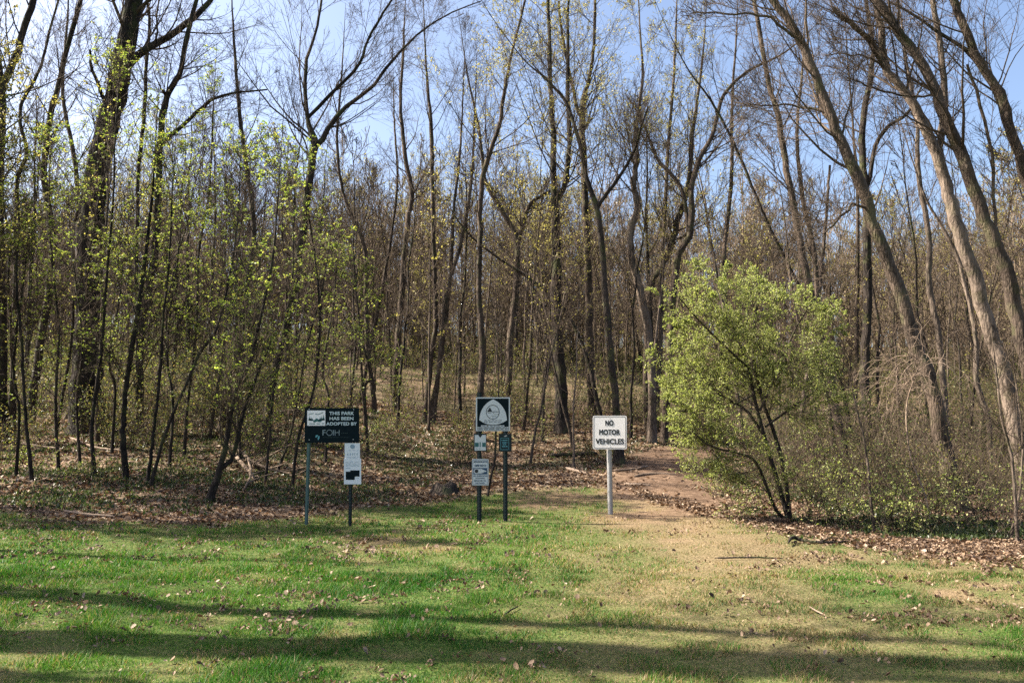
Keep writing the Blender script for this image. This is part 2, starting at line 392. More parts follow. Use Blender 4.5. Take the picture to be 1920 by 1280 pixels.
# ------------------------------------------------------------------ dead leaves
def curl_leaves(g, x, y, size, lift=.5, zoff=.004):
    n = len(x); z = ground(x, y) + zoff + R.random(n) * .012
    a = R.uniform(0, 2 * np.pi, n); tl = R.normal(0, lift, n)
    D = np.stack([np.cos(a), np.sin(a), np.abs(tl) * .8], -1); D = unit(D)
    S = unit(np.cross(D, unit(np.stack([R.normal(0, .5, n), R.normal(0, .5, n), np.ones(n)], -1)))); Nn = np.cross(S, D)
    s = (size * R.uniform(.5, 1.4, n))[:, None]; c1 = R.uniform(-.3, 1.1, n)[:, None]; c2 = R.uniform(-.2, 1.1, n)[:, None]; wv = R.uniform(.35, .85, n)[:, None]
    p = np.stack([x, y, z], -1)
    q = lambda u, v, w: p + D * s * u + S * s * v * wv + Nn * s * w
    V = np.stack([q(-.5, 0, 0), q(-.1, .5, .30 * c1 + .02), q(.5, 0, .25 * c2), q(-.1, -.5, .30 * c2 + .02), q(.02, 0, -.06),
                  q(.42, .32, .4 * c1), q(.42, -.30, .4 * c2)], 1)
    b = (np.arange(n) * 7)[:, None]
    F = np.concatenate([b + np.array([[0, 4, 1, 1]]), ], 0)
    T = np.concatenate([b + np.array([[0, 4, 1]]), b + np.array([[0, 3, 4]]), b + np.array([[4, 5, 1]]), b + np.array([[4, 2, 5]]), b + np.array([[4, 3, 6]]), b + np.array([[4, 6, 2]])], 0)
    g.add(V.reshape(-1, 3), T, rnd=np.repeat(np.clip(R.random(n) ** 1.0, 0, 1), 7))
g = Geo()
x, y = scatter(150000, 9.0, 34, 1.35, 2.5)
lit = (1 - lawn_mask(x, y)) * (1 - .93 * path_mask(x, y)) * (.45 + .75 * sstep(.3, .6, fbm(x, y, .7, 71)))
band = np.exp(-((y - np.interp(x, EX, EY) - .6) / 1.1) ** 2) * sstep(1.5, 4, x)
k = R.random(len(x)) < np.clip(lit + band, 0, 1)
curl_leaves(g, x[k], y[k], .062 * (1 + .035 * np.maximum(y[k] - 12, 0)), .35)
x = R.uniform(2.6, 12, 24000); y = np.interp(x, EX, EY) + R.normal(.25, .6, 24000) + (fbm(x, x * 0, .9, 77) - .5) * 1.6
curl_leaves(g, x, y, np.full(24000, .052), .4)
tag(link('leaf_litter', g.mesh('leaf_litter', M['dead'])), 'brown dead leaves carpeting the woodland floor and lawn edge', 'leaf litter', kind='stuff')
g = Geo()
x, y = scatter(95000, 4.2, 14, 1.15, 1.0)
cl = fbm(x, y, 1.0, 73) * .5 + fbm(x, y, 5.5, 75, 2) * .5
pr = sstep(.55, .74, cl) * 1.0 + .022 + .45 * sstep(1.3, 0, np.abs(y - np.interp(x, EX, EY) + .8)) * sstep(.42, .6, cl) + .35 * sstep(3.0, 5.5, x) * sstep(6.5, 9.5, y) * sstep(.40, .62, cl)
k = (R.random(len(x)) < pr * (1 - .6 * sstep(1.6, .3, path_dist(x, y)))) & (lawn_mask(x, y) > .3)
curl_leaves(g, x[k], y[k], .030 * R.uniform(.25, 1.4, k.sum()) * (1 + .04 * (y[k] - 5)), .8, .018)
tag(link('scattered_leaves', g.mesh('scattered_leaves', M['lawnleaf'])), 'curled dead leaves scattered over the mown lawn', 'leaves', kind='stuff')

# ------------------------------------------------------------------ herbs on the forest floor
g = Geo()
x, y = scatter(52000, 11.5, 32, 1.3, 2)
dl = y - np.interp(x, EX, EY)
pr = sstep(.40, .60, fbm(x, y, .45, 81)) * sstep(.2, 1.5, dl) * (1 - path_mask(x, y)) * (.35 + .5 * sstep(1.5, -3, x) + .6 * sstep(4.5, 7, x)) + .25 * sstep(-4, -7, x) * sstep(.5, 2, dl)
k = R.random(len(x)) < pr; x, y = x[k], y[k]; n = len(x)
m_ = 4
X = np.repeat(x, m_) + R.normal(0, .035, n * m_); Y = np.repeat(y, m_) + R.normal(0, .035, n * m_)
P = np.stack([X, Y, ground(X, Y)], -1); D = np.stack([R.normal(0, .45, n * m_), R.normal(0, .45, n * m_), np.ones(n * m_)], -1)
leaves(g, P, D, .075, .8, .34, .2)
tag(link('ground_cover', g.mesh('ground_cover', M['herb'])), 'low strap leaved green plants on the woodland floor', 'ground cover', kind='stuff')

# ------------------------------------------------------------------ tree builders
def crown_from(P, Rr, n1, t0, t1, L1, dens=(7, 6), trop=.10, ang=(28, 58), rmin=.0035, K1=9, thin=1.0, bias=(0, 0, 0)):
    """three orders of branches on the given lines -> list of (P,R,sides)"""
    a = sprout(P, Rr, n1, t0, t1, ang, 1, K1, .10, trop, .29, rmin * 2, length=L1, bias=bias)
    b = sprout(*a, dens[0], .12, .98, (25, 60), .50, 6, .13, trop * .7, .5, rmin * 1.4)
    c = sprout(*b, dens[1], .10, 1.0, (25, 62), .50, 4, .15, trop * .6, .65, rmin)
    return [(a, 4), (b, 3), (c, 3)]
def flare(P, Rr, amt=.55, h=.5):
    z = P[:, 2] - P[0, 2]; return Rr * (1 + amt * np.exp(-np.clip(z, 0, None) / h))

def buds(g, lines, frac, size, per=1, t0=.3, droop=0.0, spread=2.4, **kw):
    P, _ = lines; N, K = P.shape[:2]; m = int(N * frac)
    if m <= 0: return
    i = R.integers(0, N, m * per); t = R.uniform(t0, 1, m * per) * (K - 1); j = np.minimum(t.astype(int), K - 2); u = (t - j)[:, None]
    p = P[i, j] * (1 - u) + P[i, j + 1] * u; d = unit(P[i, j + 1] - P[i, j])
    leaves(g, p, d, size, spread, droop=droop, **kw)
def rosettes(g, lines, frac, size, per=5, droop=.2):
    """whorls of small leaves at the twig tips"""
    P, _ = lines; N = len(P); i = np.nonzero(R.random(N) < frac)[0]
    tip = np.repeat(P[i, -1], per, 0); a = R.uniform(0, 2 * np.pi, len(tip))
    D = np.stack([np.cos(a), np.sin(a), R.uniform(-.2, .6, len(tip))], -1)
    leaves(g, tip + R.normal(0, .015, tip.shape), D, size, .6, .62, .2, droop)

CENTRE_Z = CAMZ
def traced(label, pts, D=None, extend=3.0, limbs=(), n1=16, t0=.42, L1=3.2, dens=(8, 7), mt='bark', leaf=None, group=None,
           name='bare_tree', cat='tree', trop=.10, rmin=.003, wob=.05, lobe=.45, n=52, amount=1.0, lean=0.0, bias=(0, 0, 0), twig='twig'):
    pts = np.array(pts, float); pts[:, 2] *= .9
    if D is None:
        b = hit(pts[0, 0], pts[0, 1]); D = b[1]
    dep = D + lean * (pts[0, 1] - pts[:, 1]) / 1000
    W = at(pts[:, 0], pts[:, 1], dep); rr = pts[:, 2] / 2 * D / FPX
    gz = ground(W[0, 0], W[0, 1])
    if W[0, 2] > gz + .02:                         # carry the trunk down to the ground
        k_ = (W[0, 2] - gz); d0 = unit(W[0] - W[1]); d0 = d0 / min(d0[2], -.35) * -1
        W = np.vstack([W[0] + d0 * k_ * np.array([.5, .5, 1]), W]); W[0, 2] = gz; rr = np.r_[rr[0] * 1.05, rr]
    if extend:
        d = unit(W[-1] - W[-2]); d = unit(d + np.array([0, 0, .35]))
        W = np.vstack([W, W[-1] + d * extend * .5, W[-1] + d * extend + np.array([0, 0, extend * .1])]); rr = np.r_[rr, rr[-1] * .55, rr[-1] * .12]
    C = catmull(np.column_stack([W, rr]), n); P, Rr = C[:, :3], np.maximum(C[:, 3], .006)
    if len(P) > 8: P[3:-1] += R.normal(0, 1, (len(P) - 4, 3)) * np.minimum(Rr[3:-1, None] * .16, .025)
    P[0, 2] -= .08; Rf = flare(P, Rr, lobe, .35 + Rr[0] * 1.2)
    e = empty(name, (P[0, 0], P[0, 1], gz), label, cat, group)
    gt = Geo(); tubes(gt, P[None], Rf[None], 16, .15); part('trunk', gt, M[mt], e)
    srcs = [(P, Rr, n1, t0)]
    for lb in limbs:
        lb = np.array(lb, float); LW = at(lb[:, 0], lb[:, 1], D + lean * (pts[0, 1] - lb[:, 1]) / 1000 + np.linspace(0, .5, len(lb)) * R.choice([-1, 1]))
        lr = np.maximum(lb[:, 2] / 2 * D / FPX, .006)
        k_ = int(np.argmin(((P - LW[0]) ** 2).sum(1))); LW[0] = P[k_]
        LC = catmull(np.column_stack([LW, lr]), 14); gl = Geo(); LP = LC[:, :3]; LP[1:] += np.cumsum(R.normal(0, .022, LP[1:].shape), 0)
        LR = np.maximum(LC[:, 3], .005); tubes(gl, LP[None], LR[None], 8, .08); part('limb', gl, M[mt], e)
        srcs.append((LP, LR, max(5, int(n1 * .75)), .12))
    gc = Geo(); last = []
    for (p, r, m, s0) in srcs:
        ls = crown_from(p[None], r[None], m, s0 * (.6 if leaf == 'maple' else 1), .84 if leaf == 'maple' else .97, L1 * (1.1 if leaf == 'maple' else 1) * (1 if s0 == t0 else .7), dens, trop * (.6 if leaf == 'maple' else 1), rmin=rmin, bias=bias)
        for (a, b), S in ls: tubes(gc, a, b, S)
        last.append(ls)
    part('crown', gc, M[twig], e)
    if leaf:
        gf = Geo()
        for ls in last:
            if leaf == 'maple':
                rosettes(gf, ls[2][0], .33 * amount, .046, 5); rosettes(gf, ls[1][0], .6 * amount, .052)
            elif leaf == 'bud':
                buds(gf, ls[2][0], 3.5 * amount, .06, 1, .2, .1)
            elif leaf == 'shrub':
                buds(gf, ls[2][0], 6 * amount, .045, 1, .1, .0, w=.6); buds(gf, ls[1][0], 4 * amount, .045, 1, .1)
        part('foliage', gf, M[{'maple': 'maple', 'bud': 'bud', 'shrub': 'shrubleaf'}[leaf]], e)
    return e

# ------------------------------------------------------------------ the trees one can tell apart
t = traced
LG = 'trees along the left of the clearing'
t('massive dark rugged trunk leaning right, the thickest tree on the left',
  [(163, 812, 62), (163, 720, 56), (166, 600, 51), (168, 480, 48), (176, 360, 47), (200, 240, 43), (226, 130, 39), (245, 40, 36), (258, -60, 34)],
  extend=4, mt='bark_dark', n1=14, t0=.6, L1=4.5, lobe=.3, limbs=[[(238, 150, 17), (268, 100, 15), (320, 68, 13), (360, 35, 12), (392, 5, 10), (420, -40, 8)],
  [(205, 215, 9), (190, 170, 7), (178, 130, 6), (173, 95, 4)], [(190, 300, 8), (160, 340, 7), (135, 420, 6)]])
t('dark upright trunk at the extreme left edge, cut by the frame', [(4, 800, 20), (4, 650, 18), (2, 500, 17), (-2, 350, 15), (5, 200, 13), (-10, 60, 11)], D=22, mt='bark_dark', L1=2.6, n1=12)
t('dark leaning tree crossing the top left corner', [(-60, 800, 19), (-55, 500, 18), (-30, 280, 17), (0, 178, 15), (34, 90, 14), (62, 0, 13), (75, -60, 11)], D=21, mt='bark_dark', n1=14, L1=3.2)
t('wavy dark tree just left of the massive leaning trunk', [(62, 735, 16), (80, 620, 15), (97, 500, 14), (95, 415, 14), (83, 330, 13), (88, 250, 12), (106, 170, 11), (126, 90, 10), (150, 0, 9)], D=26, mt='bark_dark', n1=20)
t('slim S-curved tree with a kinked stem near the left edge', [(20, 760, 9), (28, 600, 9), (30, 360, 8), (50, 290, 8), (38, 230, 7), (42, 190, 7), (75, 130, 6), (92, 60, 5), (110, 0, 4)], D=24, mt='bark_dark', n1=16, L1=2.5)
t('short-based pale trunk standing behind the foot of the massive leaning trunk', [(130, 795, 19), (143, 705, 14), (147, 580, 12), (150, 450, 10), (140, 300, 9), (118, 180, 7), (125, 60, 5)], D=27, mt='bark_pale', n1=14)
t('dark tree forking high into two limbs, right of the massive leaning trunk',
  [(262, 835, 15), (262, 700, 14), (268, 600, 14), (290, 480, 13), (296, 380, 13), (300, 270, 12), (312, 187, 12), (338, 135, 10), (352, 60, 9), (372, -10, 8)], D=24, mt='bark_dark', n1=18,
  limbs=[[(306, 278, 8), (340, 238, 7), (385, 195, 7), (415, 180, 5), (500, 170, 3)], [(314, 190, 5), (303, 172, 4), (300, 165, 3)]])
t('straight thin dark tree between the massive trunk and the high forked tree', [(262, 760, 9), (256, 600, 8), (258, 350, 8), (268, 240, 8), (275, 120, 7), (280, 30, 6), (268, -30, 5)], D=25, mt='bark_dark', n1=16)
t('dark tree splitting into a wide Y shaped crown above the park adoption sign',
  [(497, 835, 20), (508, 740, 16), (525, 660, 16), (546, 570, 16), (566, 450, 17), (578, 350, 16), (590, 268, 17), (577, 225, 10), (573, 130, 8), (592, 60, 6), (605, -10, 5)], mt='bark_dark', n1=18, L1=3.6,
  limbs=[[(588, 275, 12), (612, 245, 10), (642, 205, 9), (690, 165, 7), (730, 112, 6), (790, 50, 4), (850, 10, 3), (900, -8, 2)], [(642, 205, 7), (668, 130, 6), (690, 60, 5), (735, -10, 4)]])
t('thick mossy trunk fading among saplings left of the park adoption sign', [(418, 800, 18), (426, 735, 15), (445, 677, 14), (461, 560, 12), (475, 430, 11), (465, 330, 10), (450, 220, 8), (440, 100, 6)], D=25, mt='bark', n1=18)
t('very slender tree rising just behind the right half of the park adoption sign', [(700, 740, 9), (690, 660, 9), (686, 560, 9), (684, 470, 9), (662, 410, 8), (641, 350, 7), (632, 260, 6), (640, 150, 4)], D=31, n1=16)
t('straight tree with fine fan of twigs right of the Y shaped crown', [(740, 735, 12), (746, 650, 12), (757, 500, 12), (765, 410, 11), (772, 360, 10), (761, 300, 9), (751, 200, 7), (756, 100, 5)], D=32, n1=22)
t('leaning slim stem crossing behind the straight tree', [(675, 745, 7), (705, 600, 7), (733, 450, 6), (745, 340, 5), (740, 240, 4)], D=33, n1=14, L1=2)
t('left stem of the triple clump midway between the two dark signs', [(797, 790, 11), (808, 677, 11), (817, 600, 10), (813, 450, 9), (810, 300, 9), (808, 230, 8), (800, 140, 5), (796, 60, 3)], n1=22, mt='bark')
t('middle stem of the triple clump midway between the two dark signs', [(804, 791, 9), (822, 700, 9), (836, 600, 8), (846, 500, 7), (850, 400, 6), (862, 290, 5), (868, 180, 3)], n1=16, mt='bark')
t('right stem of the triple clump, leaning away to the right', [(812, 792, 9), (824, 680, 9), (836, 560, 8), (868, 440, 7), (885, 330, 6), (890, 220, 4)], n1=16, mt='bark_pale')
t('tree rising directly behind the rounded triangle trail sign, budding yellow', [(897, 775, 15), (905, 680, 14), (901, 600, 12), (898, 525, 11), (900, 425, 11), (906, 325, 10), (936, 235, 9), (945, 175, 8), (957, 110, 6), (985, 0, 5)], mt='bark', n1=26, leaf='bud', D=27)
t('forked crooked tree just right of the rounded triangle trail sign', [(952, 770, 14), (956, 640, 13), (966, 560, 13), (971, 465, 13), (955, 420, 11), (928, 372, 10), (908, 330, 8), (900, 250, 6), (880, 160, 4)], D=31, n1=20,
  limbs=[[(970, 465, 10), (985, 410, 8), (1000, 380, 7), (1040, 355, 5)]])
t('tallest straight dark trunk in the middle of the wood, forking at half height',
  [(1054, 812, 27), (1050, 700, 24), (1043, 620, 22), (1041, 500, 20), (1041, 400, 18), (1039, 340, 14), (1037, 250, 12), (1032, 150, 10), (1029, 50, 8), (1026, -30, 7)], mt='bark_dark', n1=24, L1=4.2, leaf='bud', amount=.7,
  limbs=[[(1043, 378, 12), (1060, 340, 11), (1066, 255, 10), (1063, 150, 8), (1064, 50, 6), (1070, -20, 4)]])
t('straight trunk above the left edge of the no motor vehicles sign, forked at its top',
  [(1112, 785, 18), (1108, 680, 17), (1105, 560, 16), (1101, 450, 15), (1097, 350, 14), (1092, 218, 13), (1104, 150, 8), (1113, 90, 7), (1116, -20, 6)], D=32, n1=22, mt='bark', leaf='bud', amount=.5,
  limbs=[[(1092, 222, 9), (1076, 190, 7), (1068, 130, 6), (1055, 60, 5), (1050, 0, 4)]])
t('dark tree standing right behind the no motor vehicles sign',
  [(1161, 868, 20), (1158, 800, 16), (1151, 720, 15), (1141, 640, 14), (1132, 500, 13), (1122, 405, 12), (1102, 340, 10), (1082, 255, 8), (1060, 190, 7), (1020, 145, 5), (985, 115, 3)], mt='bark_dark', n1=22, L1=3.4,
  limbs=[[(1119, 390, 8), (1145, 355, 7), (1175, 308, 6), (1195, 265, 5), (1215, 200, 3)]])
t('slanting slim dead stem crossing the straight trunks left of the no motor vehicles sign', [(1128, 790, 8), (1112, 715, 9), (1090, 640, 8), (1050, 570, 7), (990, 520, 6), (930, 480, 5), (880, 440, 4), (850, 400, 3)], D=29, n1=12, L1=1.6, t0=.1, extend=.4, mt='bark_dark')
t('pale twisting trunk with bright bends right of the no motor vehicles sign',
  [(1222, 830, 17), (1222, 720, 17), (1217, 640, 16), (1196, 530, 16), (1182, 475, 15), (1184, 430, 14), (1195, 380, 14), (1187, 345, 12), (1195, 300, 11), (1191, 250, 9), (1205, 150, 6), (1200, 60, 4)], mt='bark_pale', n1=22, leaf='bud', amount=.9)
t('slender pale pole of a tree beside the twisting pale trunk', [(1230, 815, 9), (1238, 640, 9), (1242, 475, 8), (1248, 375, 8), (1251, 300, 7), (1263, 150, 6), (1268, 40, 4)], D=31, mt='bark_pale', n1=20, leaf='bud', amount=.7)
t('curving tree reaching right out of the base of the pale twisting trunk',
  [(1212, 826, 12), (1212, 700, 13), (1215, 600, 13), (1222, 530, 13), (1248, 488, 13), (1268, 425, 12), (1290, 345, 10), (1300, 240, 8), (1315, 130, 5)], D=31, n1=22, mt='bark', leaf='bud', amount=.5)
t('mossy trunk rising behind the green leafy shrub tree', [(1245, 830, 14), (1253, 700, 15), (1262, 560, 16), (1272, 480, 15), (1295, 432, 13), (1297, 352, 12), (1312, 298, 11), (1337, 248, 9), (1357, 178, 8), (1405, 132, 6), (1470, 100, 4)], D=27, n1=22, mt='bark',
  limbs=[[(1290, 440, 9), (1275, 350, 8), (1235, 300, 7), (1215, 250, 5), (1180, 180, 3)]])
t('straight slim tree seen over the top of the green leafy shrub tree', [(1345, 850, 10), (1350, 640, 10), (1358, 470, 9), (1372, 330, 8), (1372, 200, 6), (1380, 80, 4)], D=33, n1=20)
RB = dict(mt='bark_pale')
t('long left-leaning trunk that runs from the lower right to the top, base on bare leaves',
  [(1795, 958, 40), (1779, 880, 31), (1760, 790, 30), (1737, 700, 28), (1715, 640, 27), (1680, 530, 26), (1640, 425, 24), (1618, 360, 24), (1577, 268, 21), (1560, 222, 20), (1527, 137, 18), (1495, 68, 17), (1450, 0, 15), (1425, -50, 14)],
  mt='bark', n1=20, L1=3.0, t0=.45, lobe=.35, limbs=[[(1618, 388, 6), (1590, 385, 5), (1570, 405, 4), (1545, 440, 3)], [(1550, 220, 6), (1530, 200, 5), (1480, 192, 4), (1405, 197, 2)], [(1500, 85, 6), (1440, 30, 5), (1380, 15, 4), (1300, 8, 3)]])
t('pale mossy trunk with a broken side limb, bending left in the upper right',
  [(1912, 860, 30), (1882, 690, 29), (1856, 620, 28), (1830, 525, 27), (1796, 430, 26), (1780, 370, 25), (1760, 300, 23), (1722, 215, 20), (1690, 165, 18), (1660, 128, 16), (1652, 50, 14), (1634, -20, 12)], D=18, mt='bark_pale', n1=16, L1=3.0, t0=.55,
  limbs=[[(1665, 135, 11), (1635, 95, 10), (1600, 60, 9), (1556, 20, 7)], [(1762, 310, 13), (1766, 260, 13), (1773, 190, 12), (1763, 100, 12), (1752, -10, 10)], [(1660, 128, 5), (1630, 100, 4), (1600, 92, 3), (1545, 90, 2)]])
t('brown trunk entering at the right edge and sweeping up left to the top',
  [(1990, 900, 34), (1950, 760, 31), (1917, 640, 29), (1890, 525, 28), (1860, 440, 27), (1827, 365, 25), (1802, 290, 24), (1768, 215, 22), (1730, 120, 20), (1675, 45, 18), (1635, -20, 16)], D=17, mt='bark', n1=16, L1=3.0, t0=.5,
  limbs=[[(1733, 190, 5), (1700, 175, 4), (1640, 160, 4), (1585, 140, 3)], [(1880, 440, 7), (1872, 435, 6), (1871, 300, 6), (1845, 200, 6), (1815, 115, 5)]])
t('upper right corner tree curving left with a mossy side limb',
  [(2060, 850, 26), (2010, 600, 24), (1965, 450, 22), (1930, 358, 20), (1902, 265, 19), (1876, 178, 18), (1842, 125, 17), (1806, 50, 16), (1780, -20, 14)], D=18, mt='bark', n1=16, L1=3.0, t0=.5,
  limbs=[[(1896, 245, 14), (1872, 195, 12), (1850, 150, 11), (1815, 108, 9), (1760, 70, 6), (1700, 30, 5), (1660, 10, 4)]])
t('upright dark tree with a Y fork behind the long left-leaning trunk',
  [(1628, 865, 20), (1622, 755, 19), (1622, 655, 18), (1626, 540, 17), (1627, 425, 16), (1620, 325, 14), (1616, 250, 13), (1630, 150, 11), (1637, 95, 9), (1626, 20, 7)], D=24, mt='bark_dark', n1=20,
  limbs=[[(1626, 350, 9), (1640, 285, 8), (1665, 243, 8), (1705, 213, 6), (1730, 160, 3)]])
t('thin straight companion left of the upright Y forked tree', [(1602, 850, 9), (1605, 700, 9), (1607, 560, 8), (1608, 390, 7), (1600, 250, 5), (1590, 120, 3)], D=25, mt='bark', n1=16, L1=2)
t('pale stem leaning left between shrub tree and Y forked tree, the longer of the pair',
  [(1592, 898, 18), (1570, 780, 16), (1546, 658, 16), (1522, 560, 15), (1500, 450, 14), (1476, 325, 13), (1460, 225, 12), (1440, 150, 10), (1413, -10, 8)], D=21, mt='bark', n1=20, L1=2.6)
t('darker shorter stem crossing the longer pale leaning stem', [(1570, 885, 12), (1553, 755, 12), (1537, 640, 11), (1527, 480, 10), (1505, 370, 9), (1494, 250, 7), (1503, 150, 5)], D=22, mt='bark', n1=16, L1=2.2)
t('low dark stem slanting right through the shrubs beside the shrub tree', [(1590, 780, 8), (1567, 690, 8), (1490, 520, 7), (1440, 420, 6), (1390, 300, 6), (1340, 200, 5), (1290, 130, 3)], D=23, mt='bark_dark', n1=14, L1=1.6)
t('pale crooked pole of a tree between the long leaning trunk and the mossy trunk', [(1772, 780, 13), (1762, 640, 12), (1741, 530, 12), (1742, 450, 11), (1722, 320, 10), (1720, 240, 8), (1702, 130, 6)], D=22, mt='bark_pale', n1=18)
t('slim pale bent tree near the right edge, lit on its left side', [(1860, 875, 11), (1850, 775, 10), (1831, 716, 10), (1830, 640, 9), (1815, 560, 8), (1790, 470, 7), (1740, 380, 5), (1720, 330, 3)], D=20, mt='bark_pale', n1=16, L1=1.6)
t('pale dead snag with a snapped top behind the leaning pair', [(1505, 760, 9), (1530, 600, 8), (1545, 450, 7), (1556, 310, 5)], D=26, mt='bark_pale', n1=5, L1=1.0, extend=0)

# saplings with young yellow green leaves at the left
SG = 'leafing saplings at the left wood edge'
SL = dict(name='leafing_sapling', cat='sapling', mt='bark_dark', leaf='maple', group=SG, extend=1.2, dens=(7, 6), rmin=.003, lobe=.3)
t('dark leafing sapling with a straight stem, nearest to the massive trunk', [(236, 897, 12), (231, 814, 11), (235, 736, 10), (250, 638, 10), (259, 580, 9), (274, 470, 7), (286, 360, 5), (292, 260, 3)], t0=.3, n1=30, L1=2.0, **SL)
t('thin leafing sapling rising left of the crossing pair', [(276, 905, 7), (288, 810, 6), (300, 700, 6), (306, 600, 5), (318, 480, 4), (322, 380, 3), (325, 330, 2)], t0=.3, n1=26, L1=1.7, **SL)
t('leafing sapling sweeping right in a long arc', [(281, 913, 7), (313, 805, 6), (345, 730, 6), (378, 655, 6), (407, 615, 5), (430, 520, 4), (445, 420, 3), (450, 330, 2)], t0=.3, n1=28, L1=1.8, **SL)
t('forked leafing sapling standing behind the fallen brush pile', [(392, 940, 15), (410, 885, 12), (424, 830, 10), (432, 780, 9), (447, 725, 8), (468, 680, 7), (490, 590, 6), (512, 480, 5), (520, 380, 3), (524, 330, 2)], t0=.25, n1=30, L1=2.0,
  limbs=[[(412, 880, 9), (440, 845, 8), (458, 770, 7), (480, 690, 5), (500, 640, 3)]], **SL)
t('slight leafing sapling at the far left below the cut trunk', [(60, 900, 7), (48, 780, 6), (40, 640, 6), (30, 520, 5), (36, 420, 3), (30, 330, 2)], t0=.2, n1=30, L1=2.1, **SL)
t('leafing sapling in front of the massive leaning trunk', [(178, 892, 8), (172, 800, 7), (190, 660, 6), (200, 520, 5), (212, 380, 4), (216, 250, 3), (222, 170, 2)], t0=.3, n1=28, L1=1.9, **SL)
t('bushy leafing sapling beside the left post of the park adoption sign', [(548, 912, 6), (560, 820, 6), (590, 720, 5), (600, 600, 5), (590, 480, 4), (575, 380, 3), (570, 330, 2)], t0=.2, n1=26, L1=1.6, **SL)
t('wispy leafing sapling between the fallen brush and the Y crowned tree', [(497, 905, 6), (503, 850, 5), (512, 740, 5), (528, 640, 4), (548, 520, 3), (550, 420, 2), (552, 360, 2)], t0=.25, n1=24, L1=1.5, **SL)
t('crooked thin sapling with a bare zigzag stem left of the park adoption sign', [(520, 885, 6), (537, 840, 5), (548, 800, 5), (560, 740, 4), (575, 650, 4), (600, 560, 3), (615, 480, 2)], t0=.4, n1=14, L1=1.1, **SL)
t('crooked little dark sapling between the two posts of the trail sign', [(914, 930, 5), (921, 890, 5), (928, 860, 5), (930, 800, 4), (935, 720, 3), (930, 640, 2)], t0=.4, n1=12, L1=.9, **{**SL, 'leaf': None, 'group': None, 'name': 'young_tree', 'extend': .6})
t('tall leafing sapling half hidden behind the arc-stemmed sapling', [(345, 860, 7), (352, 760, 6), (368, 620, 6), (372, 480, 5), (392, 360, 4), (398, 240, 3), (402, 170, 2)], t0=.3, n1=28, L1=1.9, **SL)
t('leafing sapling just inside the left edge with the palest leaves', [(110, 880, 6), (104, 760, 6), (110, 620, 5), (96, 480, 4), (92, 380, 3), (95, 300, 2)], t0=.2, n1=28, L1=1.9, **SL)

for px_, py_, top, sgn, lb in ((30, 893, 470, 1, 'low leafing sapling nearest the left edge, half the height of the others'), (150, 868, 420, -1, 'small leafing sapling behind the foot of the nearer ones, left of the straight stem'),
        (318, 872, 430, 1, 'low leafing sapling between the arc stem and the thin one'), (452, 872, 440, -1, 'low leafing sapling just right of the forked sapling'),
        (610, 868, 520, 1, 'slight leafing sapling rising over the middle of the park adoption sign'), (690, 850, 560, -1, 'last slight leafing sapling to the right of the park adoption sign'), (210, 850, 500, 1, 'short bushy leafing sapling between the massive trunk and the straight stem')):
    t(lb, [(px_, py_, 6), (px_ + 6 * sgn, py_ - 120, 5), (px_ - 5 * sgn, (py_ + top) / 2, 5), (px_ + 14 * sgn, top + 60, 3), (px_ + 20 * sgn, top, 2)], t0=.12, n1=26, L1=1.6, **SL)

# the green shrub tree on the right
def shrub_tree():
    b = hit(1478, 972); D = b[1]
    e = empty('leafy_shrub_tree', b, 'bright green leafy small tree on leaning dark stems right of the path', 'small tree')
    stems = [[(1478, 975, 9), (1462, 915, 9), (1442, 850, 8), (1420, 770, 7), (1402, 690, 6), (1372, 600, 5), (1345, 520, 3), (1340, 470, 2)],
             [(1482, 975, 8), (1470, 880, 8), (1448, 800, 7), (1428, 745, 6), (1412, 650, 5), (1420, 570, 4), (1440, 500, 2)],
             [(1474, 975, 7), (1452, 950, 6), (1420, 870, 5), (1385, 850, 4), (1330, 835, 3), (1290, 800, 2)],
             [(1440, 830, 5), (1400, 770, 5), (1350, 740, 4), (1300, 690, 3), (1265, 640, 2)],
             [(1425, 770, 5), (1460, 690, 4), (1490, 620, 3), (1520, 570, 2)],
             [(1405, 690, 5), (1360, 650, 4), (1310, 600, 3), (1275, 560, 2)],
             [(1435, 800, 4), (1490, 760, 4), (1530, 730, 3), (1555, 690, 2)],
             [(1412, 740, 4), (1370, 760, 3), (1310, 770, 3), (1262, 770, 2)]]
    gc, gf = Geo(), Geo()
    for i, s in enumerate(stems):
        s = np.array(s, float); dp = D + np.linspace(0, [0, .5, -.5, .8, -.7, -1.0, .6, -.2][i], len(s)) - (0 if i < 3 else 0)
        W = at(s[:, 0], s[:, 1], dp); C = catmull(np.column_stack([W, s[:, 2] / 2 * D / FPX]), 18); P, Rr = C[:, :3], np.maximum(C[:, 3], .004)
        gs = Geo(); tubes(gs, P[None], Rr[None], 7, .08); part('stem', gs, M['bark_dark'], e)
        ls = crown_from(P[None], Rr[None], 26 if i < 2 else 20, .38 if i < 2 else .15, .92, 1.15, (9, 8), .03, (30, 80), .002, 7)
        for (a, r_), S in ls: tubes(gc, a, r_, S)
        buds(gf, ls[2][0], 8.0, .025, 1, .0, .0, 2.2, w=.62); buds(gf, ls[1][0], 11, .025, 1, .0, w=.62)
    part('crown', gc, M['twig'], e); part('foliage', gf, M['shrubleaf'], e)
shrub_tree()

